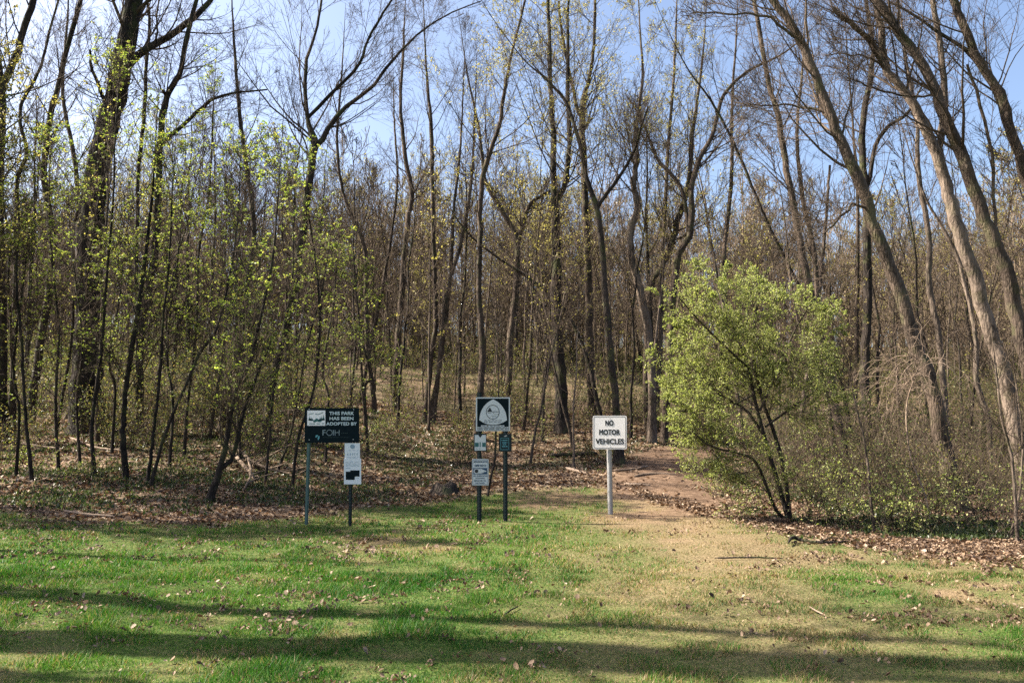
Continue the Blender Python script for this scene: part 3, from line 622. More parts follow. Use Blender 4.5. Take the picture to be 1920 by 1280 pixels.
# ------------------------------------------------------------------ trees outside the frame whose shadows cross the lawn
def proto_tree(H, r0, kind):
    """a tree at the origin: trunk + crown geometry"""
    K = 16; t_ = np.linspace(0, 1, K); ln = R.normal(0, .06, 2)
    P = np.stack([ln[0] * H * t_ ** 1.3, ln[1] * H * t_ ** 1.3, H * t_], -1)
    P[2:, :2] += np.cumsum(R.normal(0, .012 * H / 14, (K - 2, 2)) * 4.5, 0)
    Rr = r0 * (1 - .93 * t_ ** 1.1); Rf = flare(P, Rr, .4, .3)
    P[0, 2] = -.3
    gt = Geo(); tubes(gt, P[None], Rf[None], 9, .08)
    if kind.get('fork'):
        i = int(K * R.uniform(.4, .55)); d = unit(np.array([[R.normal(0, 1), R.normal(0, 1), 2.6]]))
        f = grow(P[i][None], d, np.array([H * .45]), np.array([Rr[i] * .75]), 10, .05, .12, .01)
        tubes(gt, *f, 7, .06)
    gc, gf = Geo(), Geo(); srcs = [(P[None], Rr[None], kind['n1'], kind['t0'])]
    if kind.get('fork'): srcs.append((f[0], f[1], kind['n1'] // 2, .2))
    for p, r_, m, s0 in srcs:
        ls = crown_from(p, r_, m, s0, .98, kind['L1'], kind['dens'], kind.get('trop', .13), rmin=kind['rmin'])
        for (a, b), S in ls: tubes(gc, a, b, S)
        if kind.get('bud'): buds(gf, ls[2][0], kind['bud'], kind.get('bs', .06), 1, .2, .1)
    return gt, gc, gf
def place_proto(pr, name, loc, s, rz, label, cat, group, tilt=(0, 0)):
    e = link(name, None, loc=loc); e.rotation_euler = (tilt[0], tilt[1], rz); e.scale = (s, s, s); tag(e, label, cat, group)
    for nm, me in pr: link(nm, me, e)
    return e
def make_proto(H, r0, kind, mt='bark'):
    gt, gc, gf = proto_tree(H, r0, kind)
    out = [('trunk', gt.mesh('trunk', M[mt])), ('crown', gc.mesh('crown', M['twig']))]
    if gf.n: out.append(('foliage', gf.mesh('foliage', M['bud'])))
    return out
KB = dict(n1=19, t0=.34, L1=3.6, dens=(6, 5), rmin=.0045)
PR = [make_proto(14, .095, KB, 'bark_dark'), make_proto(13.5, .075, dict(KB, fork=1), 'bark_dark'), make_proto(15, .12, dict(KB, fork=1, t0=.45), 'bark_dark'),
      make_proto(13, .07, dict(KB, bud=3.0, bs=.075), 'bark'), make_proto(14, .08, dict(KB, fork=1, bud=2.5, bs=.075), 'bark_pale'), make_proto(12, .05, dict(KB, t0=.3, L1=3, bud=1.2, bs=.07), 'bark_pale'),
      make_proto(14, .09, dict(KB, t0=.5, L1=3.4), 'bark_dark')]
KS = dict(n1=20, t0=.2, L1=1.9, dens=(5, 5), rmin=.005, trop=.12)
PS = [make_proto(9, .045, KS, 'bark'), make_proto(11, .055, KS, 'bark_dark'), make_proto(8, .04, dict(KS, bud=1.0, bs=.07), 'bark_pale'), make_proto(10, .05, dict(KS, bud=.8, bs=.07, fork=1), 'bark')]
OG = 'tall trees beside the lawn at the left'
KO = dict(n1=10, t0=.5, L1=3.6, dens=(5, 3), rmin=.008)
PO = [make_proto(17, .27, KO, 'bark'), make_proto(17, .40, dict(KO, fork=1), 'bark_dark')]
KD = dict(n1=26, t0=.25, L1=3.8, dens=(7, 6), rmin=.007, bud=5.0, bs=.08)  # dense crowns added out of frame to shade the wood edge
PO += [make_proto(15, .13, KD, 'bark'), make_proto(14, .12, dict(KD, fork=1), 'bark_dark')]
for i, (x, y, s, rz, k, tx) in enumerate([(-11.0, 8.85, .95, .4, 0, 0), (-9.2, 6.40, .66, 2.1, 1, 0), (-12.0, 10.8, .55, 1.2, 0, .03), (-9.4, 6.70, 1.12, 0.0, 1, -.004), (-12.8, 8.2, .6, 3.1, 0, .02), (-13.5, 9.7, .75, 5.0, 0, 0), (-12.6, 7.4, .7, 1.0, 0, .01), (-11.5, 12.0, .55, 2.2, 0, 0),
        (-11.3, 14.2, .70, 1.9, 2, 0), (-12.2, 15.4, .80, .2, 3, 0), (-13.6, 14.5, .75, 2.6, 2, 0), (-11.9, 16.8, .66, 3.6, 3, 0), (-15.2, 16.0, .75, 4.4, 2, 0), (-14.4, 17.8, .7, 1.4, 3, 0), (-17.6, 15.2, .7, 2.4, 2, 0), (-12.6, 13.2, .62, 2.9, 3, 0)]):
    place_proto(PO[k], 'bare_tree', (x, y, float(ground(x, y)) - .03), s, rz, 'tall tree beyond the left edge of the frame, placed to shade lawn and wood edge', 'tree', OG, (tx, 0))



# ------------------------------------------------------------------ the wood behind
LM = [(0, 'at the far left behind the cut trunk'), (165, 'behind the massive leaning trunk'), (330, 'behind the leafing saplings'), (500, 'around the Y crowned tree'),
      (622, 'above the park adoption sign'), (760, 'left of the triple clump'), (850, 'between the triple clump and the trail sign'), (925, 'above the trail sign'),
      (1000, 'just right of the trail sign'), (1070, 'around the tallest straight trunk'), (1143, 'above the no motor vehicles sign'), (1240, 'around the pale twisting trunk'),
      (1380, 'behind the green shrub tree'), (1540, 'behind the pale leaning pair'), (1640, 'around the upright Y forked tree'), (1760, 'right of the long leaning trunk'), (1890, 'at the right edge')]
placed = []; taken = {}
def wood(n, protos, y0, y1, name, what, cat, smin, smax, mind):
    c = 0; tries = 0
    while c < n and tries < n * 60:
        tries += 1
        y = y0 + (y1 - y0) * R.random() ** .85; x = R.uniform(-1, 1) * (.70 * y + 2)
        if path_dist(np.array(x), np.array(y)) < 1.6: continue
        if x > 3.5 and y < 22 and name != 'young_tree': continue
        if any((x - a) ** 2 + (y - b) ** 2 < mind ** 2 for a, b in placed): continue
        placed.append((x, y)); z = float(ground(x, y)); px, py = topix(np.array([x, y, z]))
        lm_ = min(LM, key=lambda q: abs(q[0] - float(px)))[1]
        dist = 'nearby' if y < 34 else ('halfway up the slope' if y < 52 else 'far up the slope')
        k_ = int(R.integers(len(protos)))
        look = what[k_]; lab = f'{look} {dist}, {lm_}'
        lx = -0.06 * sstep(3, 12, x) * -1
        place_proto(protos[k_], name, (x, y, z - .03), R.uniform(smin, smax), R.uniform(0, 6.28), lab, cat, 'trees of the wood behind the signs' if cat == 'tree' else 'young thin trees under the wood',
                    (R.normal(0, .06), R.normal(0, .075) - .06 * float(sstep(4, 16, x))))
        c += 1
W7 = ['brown straight tree', 'dark forked tree', 'stout forked tree', 'brown budding tree', 'pale budding tree', 'thin pale tree', 'dark high-crowned tree']
W4 = ['brown bare young tree', 'dark bare young tree', 'pale budding young tree', 'brown budding young tree']
wood(115, PR, 27, 72, 'bare_tree', W7, 'tree', .7, 1.1, 1.7)
wood(135, PS, 21, 58, 'young_tree', W4, 'young tree', .7, 1.2, .9)

# the far wood: one mass
def mass_tree(H):
    t_ = np.linspace(0, 1, 6); P = np.stack([R.normal(0, .04) * H * t_, R.normal(0, .04) * H * t_, H * t_], -1); r0 = R.uniform(.05, .14)
    Rr = r0 * (1 - .9 * t_)
    a = sprout(P[None], Rr[None], 24, .08, .98, (25, 50), 1, 4, .10, .15, .5, .02, length=4.0)
    b = sprout(*a, 8, .1, 1, (25, 60), .5, 3, .12, .08, .7, .013)
    c = sprout(*b, 3, .1, 1, (25, 60), .6, 2, .12, .05, .8, .010)
    g = Geo(); tubes(g, P[None], Rr[None], 5); tubes(g, *a, 3); tubes(g, *b, 3)
    Pc, Rc = c; sd = unit(np.cross(Pc[:, 1] - Pc[:, 0], R.normal(0, 1, (len(Pc), 3)))) * Rc[:, :1]
    g.add(np.stack([Pc[:, 0] - sd, Pc[:, 0] + sd, Pc[:, 1]], 1).reshape(-1, 3), np.arange(len(Pc) * 3).reshape(-1, 3))
    gb = Geo(); buds(gb, b, .9, .12, 1, .1, .1)
    return g, gb
mts = [mass_tree(H) for H in (11, 13, 14, 12, 10, 15)]
g = Geo(); gfar = Geo(); nfar = 1000
for i in range(nfar):
    y = 50 + 115 * R.random() ** 1.15; x = R.uniform(-1, 1) * (.72 * y + 4); z = float(ground(x, y)) - .1
    m_ = mts[int(R.integers(6))]; a = R.uniform(0, 6.28); s = R.uniform(.8, 1.15); ca, sa = math.cos(a) * s, math.sin(a) * s
    for dst, src in ((g, m_[0]), (gfar, m_[1])):
        V = np.concatenate(src.v); V = np.stack([V[:, 0] * ca - V[:, 1] * sa + x, V[:, 0] * sa + V[:, 1] * ca + y, V[:, 2] * s + z], -1).astype(np.float32)
        base = dst.n; dst.v.append(V); dst.n += len(V)
        for F_ in src.f4: dst.f4.append(F_ + base)
        for F_ in src.f3: dst.f3.append(F_ + base)
        if src.a: dst.a.setdefault('rnd', []).append(np.concatenate(src.a['rnd']))
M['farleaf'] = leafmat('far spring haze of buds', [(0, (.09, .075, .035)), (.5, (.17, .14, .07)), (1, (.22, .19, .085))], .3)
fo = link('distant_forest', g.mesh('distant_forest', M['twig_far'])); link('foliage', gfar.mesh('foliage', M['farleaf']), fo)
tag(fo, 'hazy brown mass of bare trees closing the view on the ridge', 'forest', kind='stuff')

# undergrowth: low bushes and brush, far too many to count
def bush_geo(h, nl, size):
    n = 9; a = R.uniform(0, 6.28, n); D = np.stack([np.cos(a) * .5, np.sin(a) * .5, np.ones(n)], -1)
    P = np.stack([R.normal(0, .12, n), R.normal(0, .12, n), np.zeros(n)], -1)
    s = grow(P, D, R.uniform(.6, 1.1, n) * h, np.full(n, .009), 6, .12, .04, .004)
    b = sprout(*s, 6, .2, 1, (25, 70), .5, 4, .15, .03, .6, .004)
    gw, gl = Geo(), Geo(); tubes(gw, *s, 3); tubes(gw, *b, 3)
    buds(gl, b, nl / len(b[0]), size, 1, .1, .0, 2.2, w=.6)
    return gw, gl
protos_b = [bush_geo(1.3, 260, .055), bush_geo(1.8, 340, .055), bush_geo(1.0, 180, .05), bush_geo(2.8, 420, .06)]
gw, gl = Geo(), Geo()
def scatter_bushes(n, y0, y1, prob):
    c = 0
    while c < n:
        y = y0 + (y1 - y0) * R.random() ** .9; x = R.uniform(-1, 1) * (.70 * y + 1.5)
        if R.random() > prob(x, y): 
            if R.random() < .02: c += 1
            continue
        c += 1; w_, l_ = protos_b[int(R.integers(4))]; z = float(ground(x, y)) - .03; far = 1 + max(0, y - 25) * .012
        a = R.uniform(0, 6.28); s = R.uniform(.6, 1.2) * (1 if y > 22 else .8); ca, sa = math.cos(a) * s, math.sin(a) * s
        for dst, src in ((gw, w_), (gl, l_)):
            V = np.concatenate(src.v); V = np.stack([V[:, 0] * ca - V[:, 1] * sa + x, V[:, 0] * sa + V[:, 1] * ca + y, V[:, 2] * s + z], -1)
            F_ = np.concatenate(src.f4)
            if dst is gl: dst.add(V, F_, rnd=np.clip(np.concatenate(src.a['rnd']) * .7 + R.random() * .3, 0, 1))
            else: dst.add(V, F_)
def pb(x, y):
    if path_dist(np.array(x), np.array(y)) < 1.9: return 0
    e = y - float(np.interp(x, EX, EY))
    left = float(sstep(5, 11, e)) if x < 2 else float(sstep(1.2, 4, e)) * 1.6
    return left * (.06 + .94 * float(sstep(.36, .56, fbm(np.array(x), np.array(y), .16, 91))))
scatter_bushes(1350, 18, 62, pb)
scatter_bushes(120, 13.5, 34, lambda x, y: 0 if x < 4 or path_dist(np.array(x), np.array(y)) < 2 else float(sstep(1.5, 3.5, y - float(np.interp(x, EX, EY)))))
scatter_bushes(1150, 50, 112, lambda x, y: 1)
protos_b[:] = [bush_geo(2.6, 150, .05), bush_geo(3.2, 120, .05), bush_geo(2.0, 160, .045), bush_geo(3.6, 90, .05)]
scatter_bushes(80, 13.2, 26, lambda x, y: 0 if x < 5.2 or path_dist(np.array(x), np.array(y)) < 2 else float(sstep(2.6, 4.5, y - float(np.interp(x, EX, EY)))))
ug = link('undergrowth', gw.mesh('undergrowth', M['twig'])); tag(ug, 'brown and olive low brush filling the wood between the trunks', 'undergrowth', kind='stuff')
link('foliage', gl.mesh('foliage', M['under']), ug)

# ------------------------------------------------------------------ brambles, vines, fallen wood
def bramble(px, py, h, nst, nl, label, leafy='shrub', group='low bushes at the foot of the wood', spread=.5, arch=-.02, tw='bark_dark', size=.034, name='bush', D=None):
    b = hit(px, py) if D is None else np.append(at(px, py, D)[:2], 0)
    b[2] = ground(b[0], b[1])
    e = empty(name, b, label, 'bush', group); n = nst
    a = R.uniform(0, 6.28, n); P0 = b + np.stack([R.normal(0, .16, n), R.normal(0, .16, n), np.full(n, -.03)], -1)
    s_ = grow(P0, np.stack([np.cos(a) * spread, np.sin(a) * spread, np.ones(n)], -1), R.uniform(.55, 1.1, n) * h, R.uniform(.004, .009, n), 9, .13, arch, .003)
    b1 = sprout(*s_, 7, .15, 1, (25, 75), .45, 6, .16, .0, .6, .0025); b2 = sprout(*b1, 4, .1, 1, (25, 70), .5, 4, .16, 0, .7, .002)
    gc = Geo(); tubes(gc, *b1, 3); tubes(gc, *b2, 3)
    for q_ in range(n):
        gs = Geo(); tubes(gs, s_[0][q_:q_ + 1], s_[1][q_:q_ + 1], 5); part('stem', gs, M[tw], e)
    part('crown', gc, M['twig'], e)
    if nl:
        gf = Geo(); buds(gf, b2, nl, size, 1, .05, .0, 2.2, w=.6); part('foliage', gf, M['shrubleaf'], e)
for q in [(1335, 930, 0.62, 5, 1.5, 'low leafy bush at the right edge of the path, before the shrub tree'),
          (1395, 955, 0.68, 5, 1.5, 'leafy bush touching the left of the shrub tree stems'),
          (1440, 965, 0.62, 5, 1.5, 'small dense bush right at the foot of the shrub tree'),
          (1520, 985, 1.3, 9, 3, 'leafy bush just right of the shrub tree stems'),
          (1575, 990, 1.5, 9, 3, 'tall leafy bush below the pale leaning pair of trunks'),
          (1635, 1000, 1.2, 9, 3, 'dark leafy bush below the tangled pale vine'),
          (1690, 1003, 1.1, 9, 3, 'low bush left of the long leaning trunk, on the dead leaves'),
          (1745, 1005, 1.0, 8, 4, 'bush with fresh yellow green leaves before the long leaning trunk'),
          (1885, 1015, 1.5, 9, 1, 'straggly bush with pale stems at the right edge'),
          (1840, 985, 1.0, 7, 2, 'small bush right of the foot of the long leaning trunk'),
          (1480, 920, 0.93, 5, 1.5, 'bush behind the shrub tree stems, beside the bend of the path'),
          (1560, 930, 1.6, 8, 1.2, 'bush in the shade under the pale leaning pair of trunks'),
          (1665, 925, 1.9, 10, .8, 'bush in the shade behind the tangled pale vine'),
          (1890, 905, 2.2, 10, .8, 'tall bush under the right edge trunks')]:
    bramble(*q)
for q in [(180, 905, .8, 7, 2, 'low bush at the foot of the saplings, far left'), (330, 895, .7, 6, 2, 'low bush between the crossing saplings'),
          (60, 885, 1.0, 7, 2, 'low dark bush near the left edge of the wood'), (650, 870, 1.3, 6, 1, 'spindly bush behind the park adoption sign'),
          (860, 850, 1.3, 8, 2, 'twiggy bush left of the trail sign, brown and olive'), (1010, 840, 1.4, 8, 2, 'twiggy bush between the trail sign and the no motor vehicles sign'),
          (720, 835, 1.4, 8, 3, 'greenish bush in the gap right of the park adoption sign')]:
    bramble(*q)
# tangled pale vine hanging round the long leaning trunk
b = hit(1745, 985); e = empty('tangled_vine', b, 'pale dry vine tangle drooping left from the long left-leaning trunk', 'vine')
D = b[1] + .9; n = 46; g = Geo()
c0 = at(R.uniform(1690, 1765, n), R.uniform(665, 735, n), D + R.normal(0, .35, n))
a = R.uniform(0, 6.28, n)
v = grow(c0, np.stack([np.cos(a) - .9, np.sin(a) * .5, R.uniform(-.2, .9, n)], -1), R.uniform(.5, 1.5, n), R.uniform(.004, .010, n), 14, .17, -.13, .003)
tubes(g, *v, 4); part('stem', g, M['twig_pale'], e)
v2 = sprout(*v, 5, .1, 1, (20, 70), .45, 8, .2, -.10, .6, .0028); v3 = sprout(*v2, 2, .1, 1, (20, 70), .5, 5, .2, -.06, .7, .0022)
g = Geo(); tubes(g, *v2, 3); tubes(g, *v3, 3); part('crown', g, M['twig_pale'], e)
g = Geo(); P = np.array([at(1722, 690, D), at(1700, 760, D), at(1706, 850, D - .3), at(1735, 930, D - .6), b + np.array([0, 0, -.05])]); C = catmull(P, 20)
tubes(g, C[None], np.full((1, 20), .013), 6); part('main_stem', g, M['twig_pale'], e)
# pale bare stems at the right edge
for q in ([(1908, 1018, 7), (1903, 930, 6), (1897, 860, 6), (1878, 780, 5), (1868, 700, 4)], [(1640, 1000, 6), (1632, 930, 5), (1628, 880, 5), (1618, 815, 4), (1600, 740, 3)],
          [(1895, 1012, 6), (1912, 920, 5), (1917, 820, 4), (1905, 720, 3)]):
    t({1908: 'slim pale sapling bending left at the right edge of the frame', 1640: 'thin bare reddish sapling rising from the bushes below the vine tangle', 1895: 'slim upright sapling crossing its bent neighbour at the right edge'}[q[0][0]],
      q, name='young_tree', cat='young tree', mt='bark_pale', extend=.6, n1=12, L1=.8, t0=.3, dens=(5, 4), rmin=.0025, lobe=.1)

def log(pts, label, name='fallen_branch', cat='branch', mt='twig_pale', forks=0, lift=.02, cap=False, group=None):
    """fallen wood lying on the ground along pixel spots"""
    W = np.array([hit(p[0], p[1]) for p in pts]); rr = np.array([p[2] / 2 * w[1] / FPX for p, w in zip(pts, W)])
    up = np.array([p[3] if len(p) > 3 else 0 for p in pts])
    W[:, 2] = ground(W[:, 0], W[:, 1]) + rr * .8 + lift + up
    C = catmull(np.column_stack([W, rr]), 18); P, Rr = C[:, :3], np.maximum(C[:, 3], .004); P[1:-1] += R.normal(0, 1, (16, 3)) * Rr[1:-1, None] * .12
    Rr = Rr.copy(); Rr[0] *= .3; Rr[-1] *= .3
    e = empty(name, W[0], label, cat, group); g = Geo(); tubes(g, P[None], Rr[None], 8, .10); part('stem', g, M[mt], e)
    if forks:
        f = sprout(P[None], Rr[None], forks, .2, .95, (20, 60), .4, 7, .12, -.01, .6, .003); f2 = sprout(*f, 3, .2, 1, (20, 60), .5, 4, .12, 0, .6, .002)
        for q in (f, f2): q[0][..., 2] = np.maximum(q[0][..., 2], ground(q[0][..., 0], q[0][..., 1]) + .01)
        g = Geo(); tubes(g, *f, 4); tubes(g, *f2, 3); part('twig', g, M[mt], e)
log([(425, 850, 6, .25), (455, 868, 6, .18), (480, 882, 6, .1), (540, 892, 5), (552, 900, 3)], 'long pale fallen branch sloping down right beside the forked sapling', forks=9)
log([(435, 868, 7, .2), (460, 885, 7, .05), (478, 902, 5)], 'short thick broken branch under the long pale fallen one', forks=5)
log([(455, 925, 4), (470, 900, 5, .1), (462, 880, 4, .3)], 'pale upturned branch end at the low corner of the brush pile', forks=4)
log([(545, 845, 4, .1), (575, 828, 4, .2)], 'short pale stick behind the left post of the park adoption sign', forks=2)
log([(118, 962, 5), (160, 968, 5), (215, 972, 4)], 'straight pink brown stick lying near the lawn edge at the left', forks=2)
log([(0, 832, 5, .1), (60, 838, 5), (120, 845, 4)], 'fallen branch in the leaves at the left edge of the frame', forks=6)
log([(130, 830, 5, .1), (180, 842, 5), (240, 848, 4)], 'fallen branch lying behind the straight leafing sapling', forks=5)
log([(1478, 1025, 3, .02), (1487, 1018, 7, .04), (1510, 1019, 6), (1550, 1022, 5), (1592, 1018, 3)], 'dark crooked stick on the bright dead leaves right of the lawn', mt='bark_dark', forks=2)
log([(944, 1160, 3), (958, 1149, 3), (972, 1141, 2)], 'thin dark stick in the middle of the lawn', mt='bark_dark')
log([(1517, 1143, 3), (1532, 1151, 3), (1548, 1159, 2)], 'thin straw coloured stick on the right half of the lawn')
log([(1340, 1050, 3), (1420, 1049, 3), (1470, 1051, 2)], 'long thin stem lying flat on the lawn below the shrub tree', mt='bark_dark')
log([(1150, 885, 4), (1190, 882, 4), (1216, 877, 5)], 'pale broken log lying left of the path bend', name='fallen_log', cat='log')
log([(1170, 907, 4), (1192, 909, 5), (1220, 910, 4)], 'short pale slab of wood half sunk in the path', name='fallen_log', cat='log', lift=-.012)
log([(1188, 894, 5), (1225, 890, 6), (1268, 890, 4)], 'longer pale log lying across the path', name='fallen_log', cat='log', lift=-.01)
log([(1030, 858, 7), (1075, 856, 8), (1120, 853, 7)], 'dark fallen log left of the no motor vehicles sign', name='fallen_log', cat='log', mt='bark_dark')
log([(1590, 850, 7), (1680, 832, 7), (1790, 830, 6)], 'pale fallen trunk lying far back on the right behind the bushes', name='fallen_log', cat='log')
log([(1060, 880, 5), (1080, 886, 6), (1100, 890, 4)], 'small pale broken branch among leaves left of the white sign post', forks=2)
log([(1370, 530, 6)], 'x') if False else None
# low dark stump
b = hit(832, 925); e = empty('tree_stump', b, 'low dark rotten stump between the park adoption sign and the trail sign', 'stump')
th = np.linspace(0, 2 * np.pi, 20, endpoint=False); g = Geo(); prof = [(.30, -.1), (.26, .03), (.215, .10), (.20, .17), (.17, .19), (.08, .14), (.01, .12)]
V = np.array([[b[0] + r_ * math.cos(a_) * 1.15 * (1 + .16 * math.sin(3 * a_) + .08 * math.sin(7 * a_)), b[1] + r_ * math.sin(a_), b[2] + z_ * (1 + .3 * math.sin(2 * a_))] for r_, z_ in prof for a_ in th])
ii = np.arange(len(V)).reshape(len(prof), 20); g.add(V, np.stack([ii[:-1], np.roll(ii, -1, 1)[:-1], np.roll(ii, -1, 1)[1:], ii[1:]], -1).reshape(-1, 4)); part('stump', g, M['bark_dark'], e)

# ------------------------------------------------------------------ the signs
M['sign_dark'] = plain('weathered dark teal sign paint', (.003, .009, .012), .8, var=.2, spec=.12)
M['sign_white'] = plain('aged white sign sheet', (.80, .76, .74), .5, var=.06)
M['sign_grey'] = plain('aged grey sign sheet', (.50, .52, .53), .5, var=.08)
M['alu'] = plain('dull aluminium edge', (.50, .51, .50), .45, .5, .1)
M['galv'] = plain('galvanised pole', (.34, .33, .33), .5, .35, .12)
M['greenpost'] = plain('faded green channel post', (.07, .12, .11), .6, .1, .25)
M['darkpost'] = plain('dark green channel post', (.005, .013, .015), .7, .1, .3)
M['ink'] = plain('black sign ink', (.012, .016, .020), .5)
M['navy'] = plain('navy sign ink', (.012, .045, .10), .5)
M['pine'] = plain('teal green print', (.02, .10, .10), .5)
M['paletxt'] = plain('pale sign lettering', (.45, .52, .53), .5)
M['greytxt'] = plain('thin grey sign lettering', (.22, .27, .28), .5)
M['tealtxt'] = plain('pale teal lettering', (.10, .30, .34), .5)
M['paper'] = plain('printed paper notice', (.66, .68, .70), .6, var=.03)
M['bluegrey'] = plain('grey blue print', (.22, .30, .36), .6)
def text_v(body, bold=0.0):
    cu = bpy.data.curves.new('t', 'FONT'); cu.body = body; cu.offset = bold; cu.resolution_u = 3
    o = bpy.data.objects.new('t', cu); COL.objects.link(o); dg = bpy.context.evaluated_depsgraph_get(); dg.update()
    me = bpy.data.meshes.new_from_object(o.evaluated_get(dg)); V = np.array([v.co[:2] for v in me.vertices])
    me.calc_loop_triangles(); T = np.array([tr.vertices[:] for tr in me.loop_triangles])
    bpy.data.objects.remove(o); bpy.data.curves.remove(cu); bpy.data.meshes.remove(me)
    V = (V - V.min(0)) / (V.max(0) - V.min(0)); return V, T
class Board:
    """a flat sign plane at real distance D whose corners sit where the photo's do; u,v in photo pixels"""
    def __init__(s, D, yaw=0.0, cx=0): s.D, s.k, s.yaw, s.cx = D, D / FPX, yaw, cx
    def p(s, u, v, off=0.0):
        w = at(u, v, s.D); w[1] -= off; w[1] += (w[0] - float(at(s.cx, 640, s.D)[0])) * math.tan(s.yaw); return w
    def poly(s, g, pts, off, th=.0012):
        n = len(pts); F_ = [s.p(*q, off + th) for q in pts]; B_ = [s.p(*q, off) for q in pts]; c1 = s.p(*np.mean(pts, 0), off + th)
        V = F_ + B_ + [c1]; T = [(i, (i + 1) % n, 2 * n) for i in range(n)]; Q = [(i, i + n, (i + 1) % n + n, (i + 1) % n) for i in range(n)]
        base = g.n; g.add(V, Q); g.f3.append(np.array(T) + base)
    def strip(s, g, pts, w, off, th=.0012, closed=False):
        pts = np.array(pts, float); m = len(pts); seg = range(m if closed else m - 1)
        d = np.gradient(pts, axis=0) if not closed else np.roll(pts, -1, 0) - np.roll(pts, 1, 0); nn = np.stack([-d[:, 1], d[:, 0]], -1); nn = nn / np.linalg.norm(nn, axis=1, keepdims=True) * w / 2
        A = [s.p(*q, off + th) for q in pts + nn]; B_ = [s.p(*q, off + th) for q in pts - nn]
        g.add(A + B_, [(i, (i + 1) % m, (i + 1) % m + m, i + m) for i in seg])
    def rect(s, g, u0, v0, u1, v1, off, th=.0012): s.poly(g, [(u0, v0), (u1, v0), (u1, v1), (u0, v1)], off, th)
    def text(s, g, body, u0, u1, v0, v1, off, bold=.02):
        V, T = text_v(body, 0.0); q = bold * (v1 - v0)
        for k, (du, dv) in enumerate(((-q, -q), (q, -q), (-q, q), (q, q)) if bold else ((0, 0),)):
            g.add([s.p(u0 + q + a * (u1 - u0 - 2 * q) + du, v1 - q - c * (v1 - v0 - 2 * q) + dv, off + .0014 + k * .0003) for a, c in V], T)
    def scribble(s, g, u0, u1, v, h, off, word=6):
        u = u0
        while u < u1:
            w = R.uniform(.5, 1.2) * word; s.rect(g, u, v - h / 2, min(u + w, u1), v + h / 2, off, .0008); u += w + word * .28
def rrect(u0, v0, u1, v1, r, n=5):
    out = []
    for cu, cv, a0 in ((u1 - r, v0 + r, -90), (u1 - r, v1 - r, 0), (u0 + r, v1 - r, 90), (u0 + r, v0 + r, 180)):
        for k in range(n + 1):
            a = rad(a0 + 90 * k / n); out.append((cu + r * math.cos(a), cv + r * math.sin(a)))
    return out
def plate(B, e, u0, v0, u1, v1, mt, r=0, th=.006, off=0, name='panel', label=None):
    g = Geo(); B.poly(g, rrect(u0, v0, u1, v1, r) if r else [(u0, v0), (u1, v0), (u1, v1), (u0, v1)], off, th)
    V = np.concatenate(g.v); n = (len(V) - 1) // 2; c = V[n:2 * n].mean(0); g.add(np.vstack([V[n:2 * n], c]), [(i, n, (i + 1) % n) for i in range(n)])
    return part(name, g, mt, e, smooth=False, label=label)
def channel_post(B, u, vtop, vbot, wpx, mt, e, off=-.03, holes=True, label=None, tilt=0):
    """U channel post with a row of punched holes"""
    top, bot = B.p(u + tilt, vtop, off), B.p(u, vbot, off); bot[2] = ground(bot[0], bot[1]) - .15
    w = wpx * B.k / 2; g = Geo(); prof = [(-w, .012), (-w * .55, .012), (-w * .45, -.012), (w * .45, -.012), (w * .55, .012), (w, .012), (w, .016), (w * .6, .016), (w * .5, -.008), (-w * .5, -.008), (-w * .6, .016), (-w, .016)]
    n = len(prof); V = [(q[0] + a, q[1] + c, q[2]) for q in (bot, top) for a, c in prof]
    g.add(V, [(i, (i + 1) % n, (i + 1) % n + n, i + n) for i in range(n)]); g.add(V[n:], [(0, 1, 10, 11), (1, 2, 9, 10), (2, 3, 8, 9), (3, 4, 7, 8), (4, 5, 6, 7)])
    o = part('post', g, mt, e, smooth=False, label=label)
    if holes:
        g = Geo(); L = top - bot
        for k in range(int(np.linalg.norm(L) / .05)):
            c = bot + L * ((k + .5) * .05 / np.linalg.norm(L)); r_ = .0045
            V = [(c[0] + r_ * math.cos(a_), c[1] - .0135, c[2] + r_ * math.sin(a_)) for a_ in np.linspace(0, 6.28, 7)[:-1]]; g.add(V + [(c[0], c[1] - .0135, c[2])], [(i, (i + 1) % 6, 6) for i in range(6)])
        h = link('bolt_hole', g.mesh('bolt_hole', M['holes'], origin=world_loc(e), smooth=False), o)
    return o
M['holes'] = plain('punched holes, light through', (.16, .20, .18), .8)  # light showing through the holes is painted as the disc colour

# 1. park adoption sign
D = float(hit(573, 984)[1]); B = Board(D); b = at(620, 984, D); b[2] = ground(b[0], b[1])
e = empty('park_sign', b, 'dark teal park adoption sign on two thin posts with white notices below', 'sign')
channel_post(B, 573, 830, 990, 6.5, M['greenpost'], e, tilt=5, off=-.02, label='faded green channel post on the left')
channel_post(B, 655.5, 815, 990, 6.5, M['darkpost'], e, tilt=2, off=-.02)
pn = plate(B, e, 571.5, 764.5, 673.5, 829.5, M['sign_dark'], th=.008)
g = Geo(); O = .008
for tx, a0, a1, v0, v1 in (('THIS PARK', 617.5, 664, 771.2, 777.8), ('HAS BEEN', 618, 663, 781, 787.3), ('ADOPTED BY', 612, 669.3, 791, 797.2)): B.text(g, tx, a0, a1, v0, v1, O, .045)
link('lettering', g.mesh('lettering', M['paletxt'], origin=world_loc(e), smooth=False), pn)
g = Geo(); B.text(g, 'F', 605, 611, 805.6, 816, O, 0); ang = np.linspace(0, 2 * np.pi, 28, endpoint=False)
B.strip(g, [(618 + 5.2 * math.cos(a_), 810.8 + 5.2 * math.sin(a_)) for a_ in ang], .9, O, closed=True)
B.rect(g, 624.6, 805.6, 625.8, 816, O); B.rect(g, 628, 805.6, 629.1, 816, O); B.rect(g, 635.6, 805.6, 636.7, 816, O); B.rect(g, 629.1, 810, 635.6, 810.9, O)
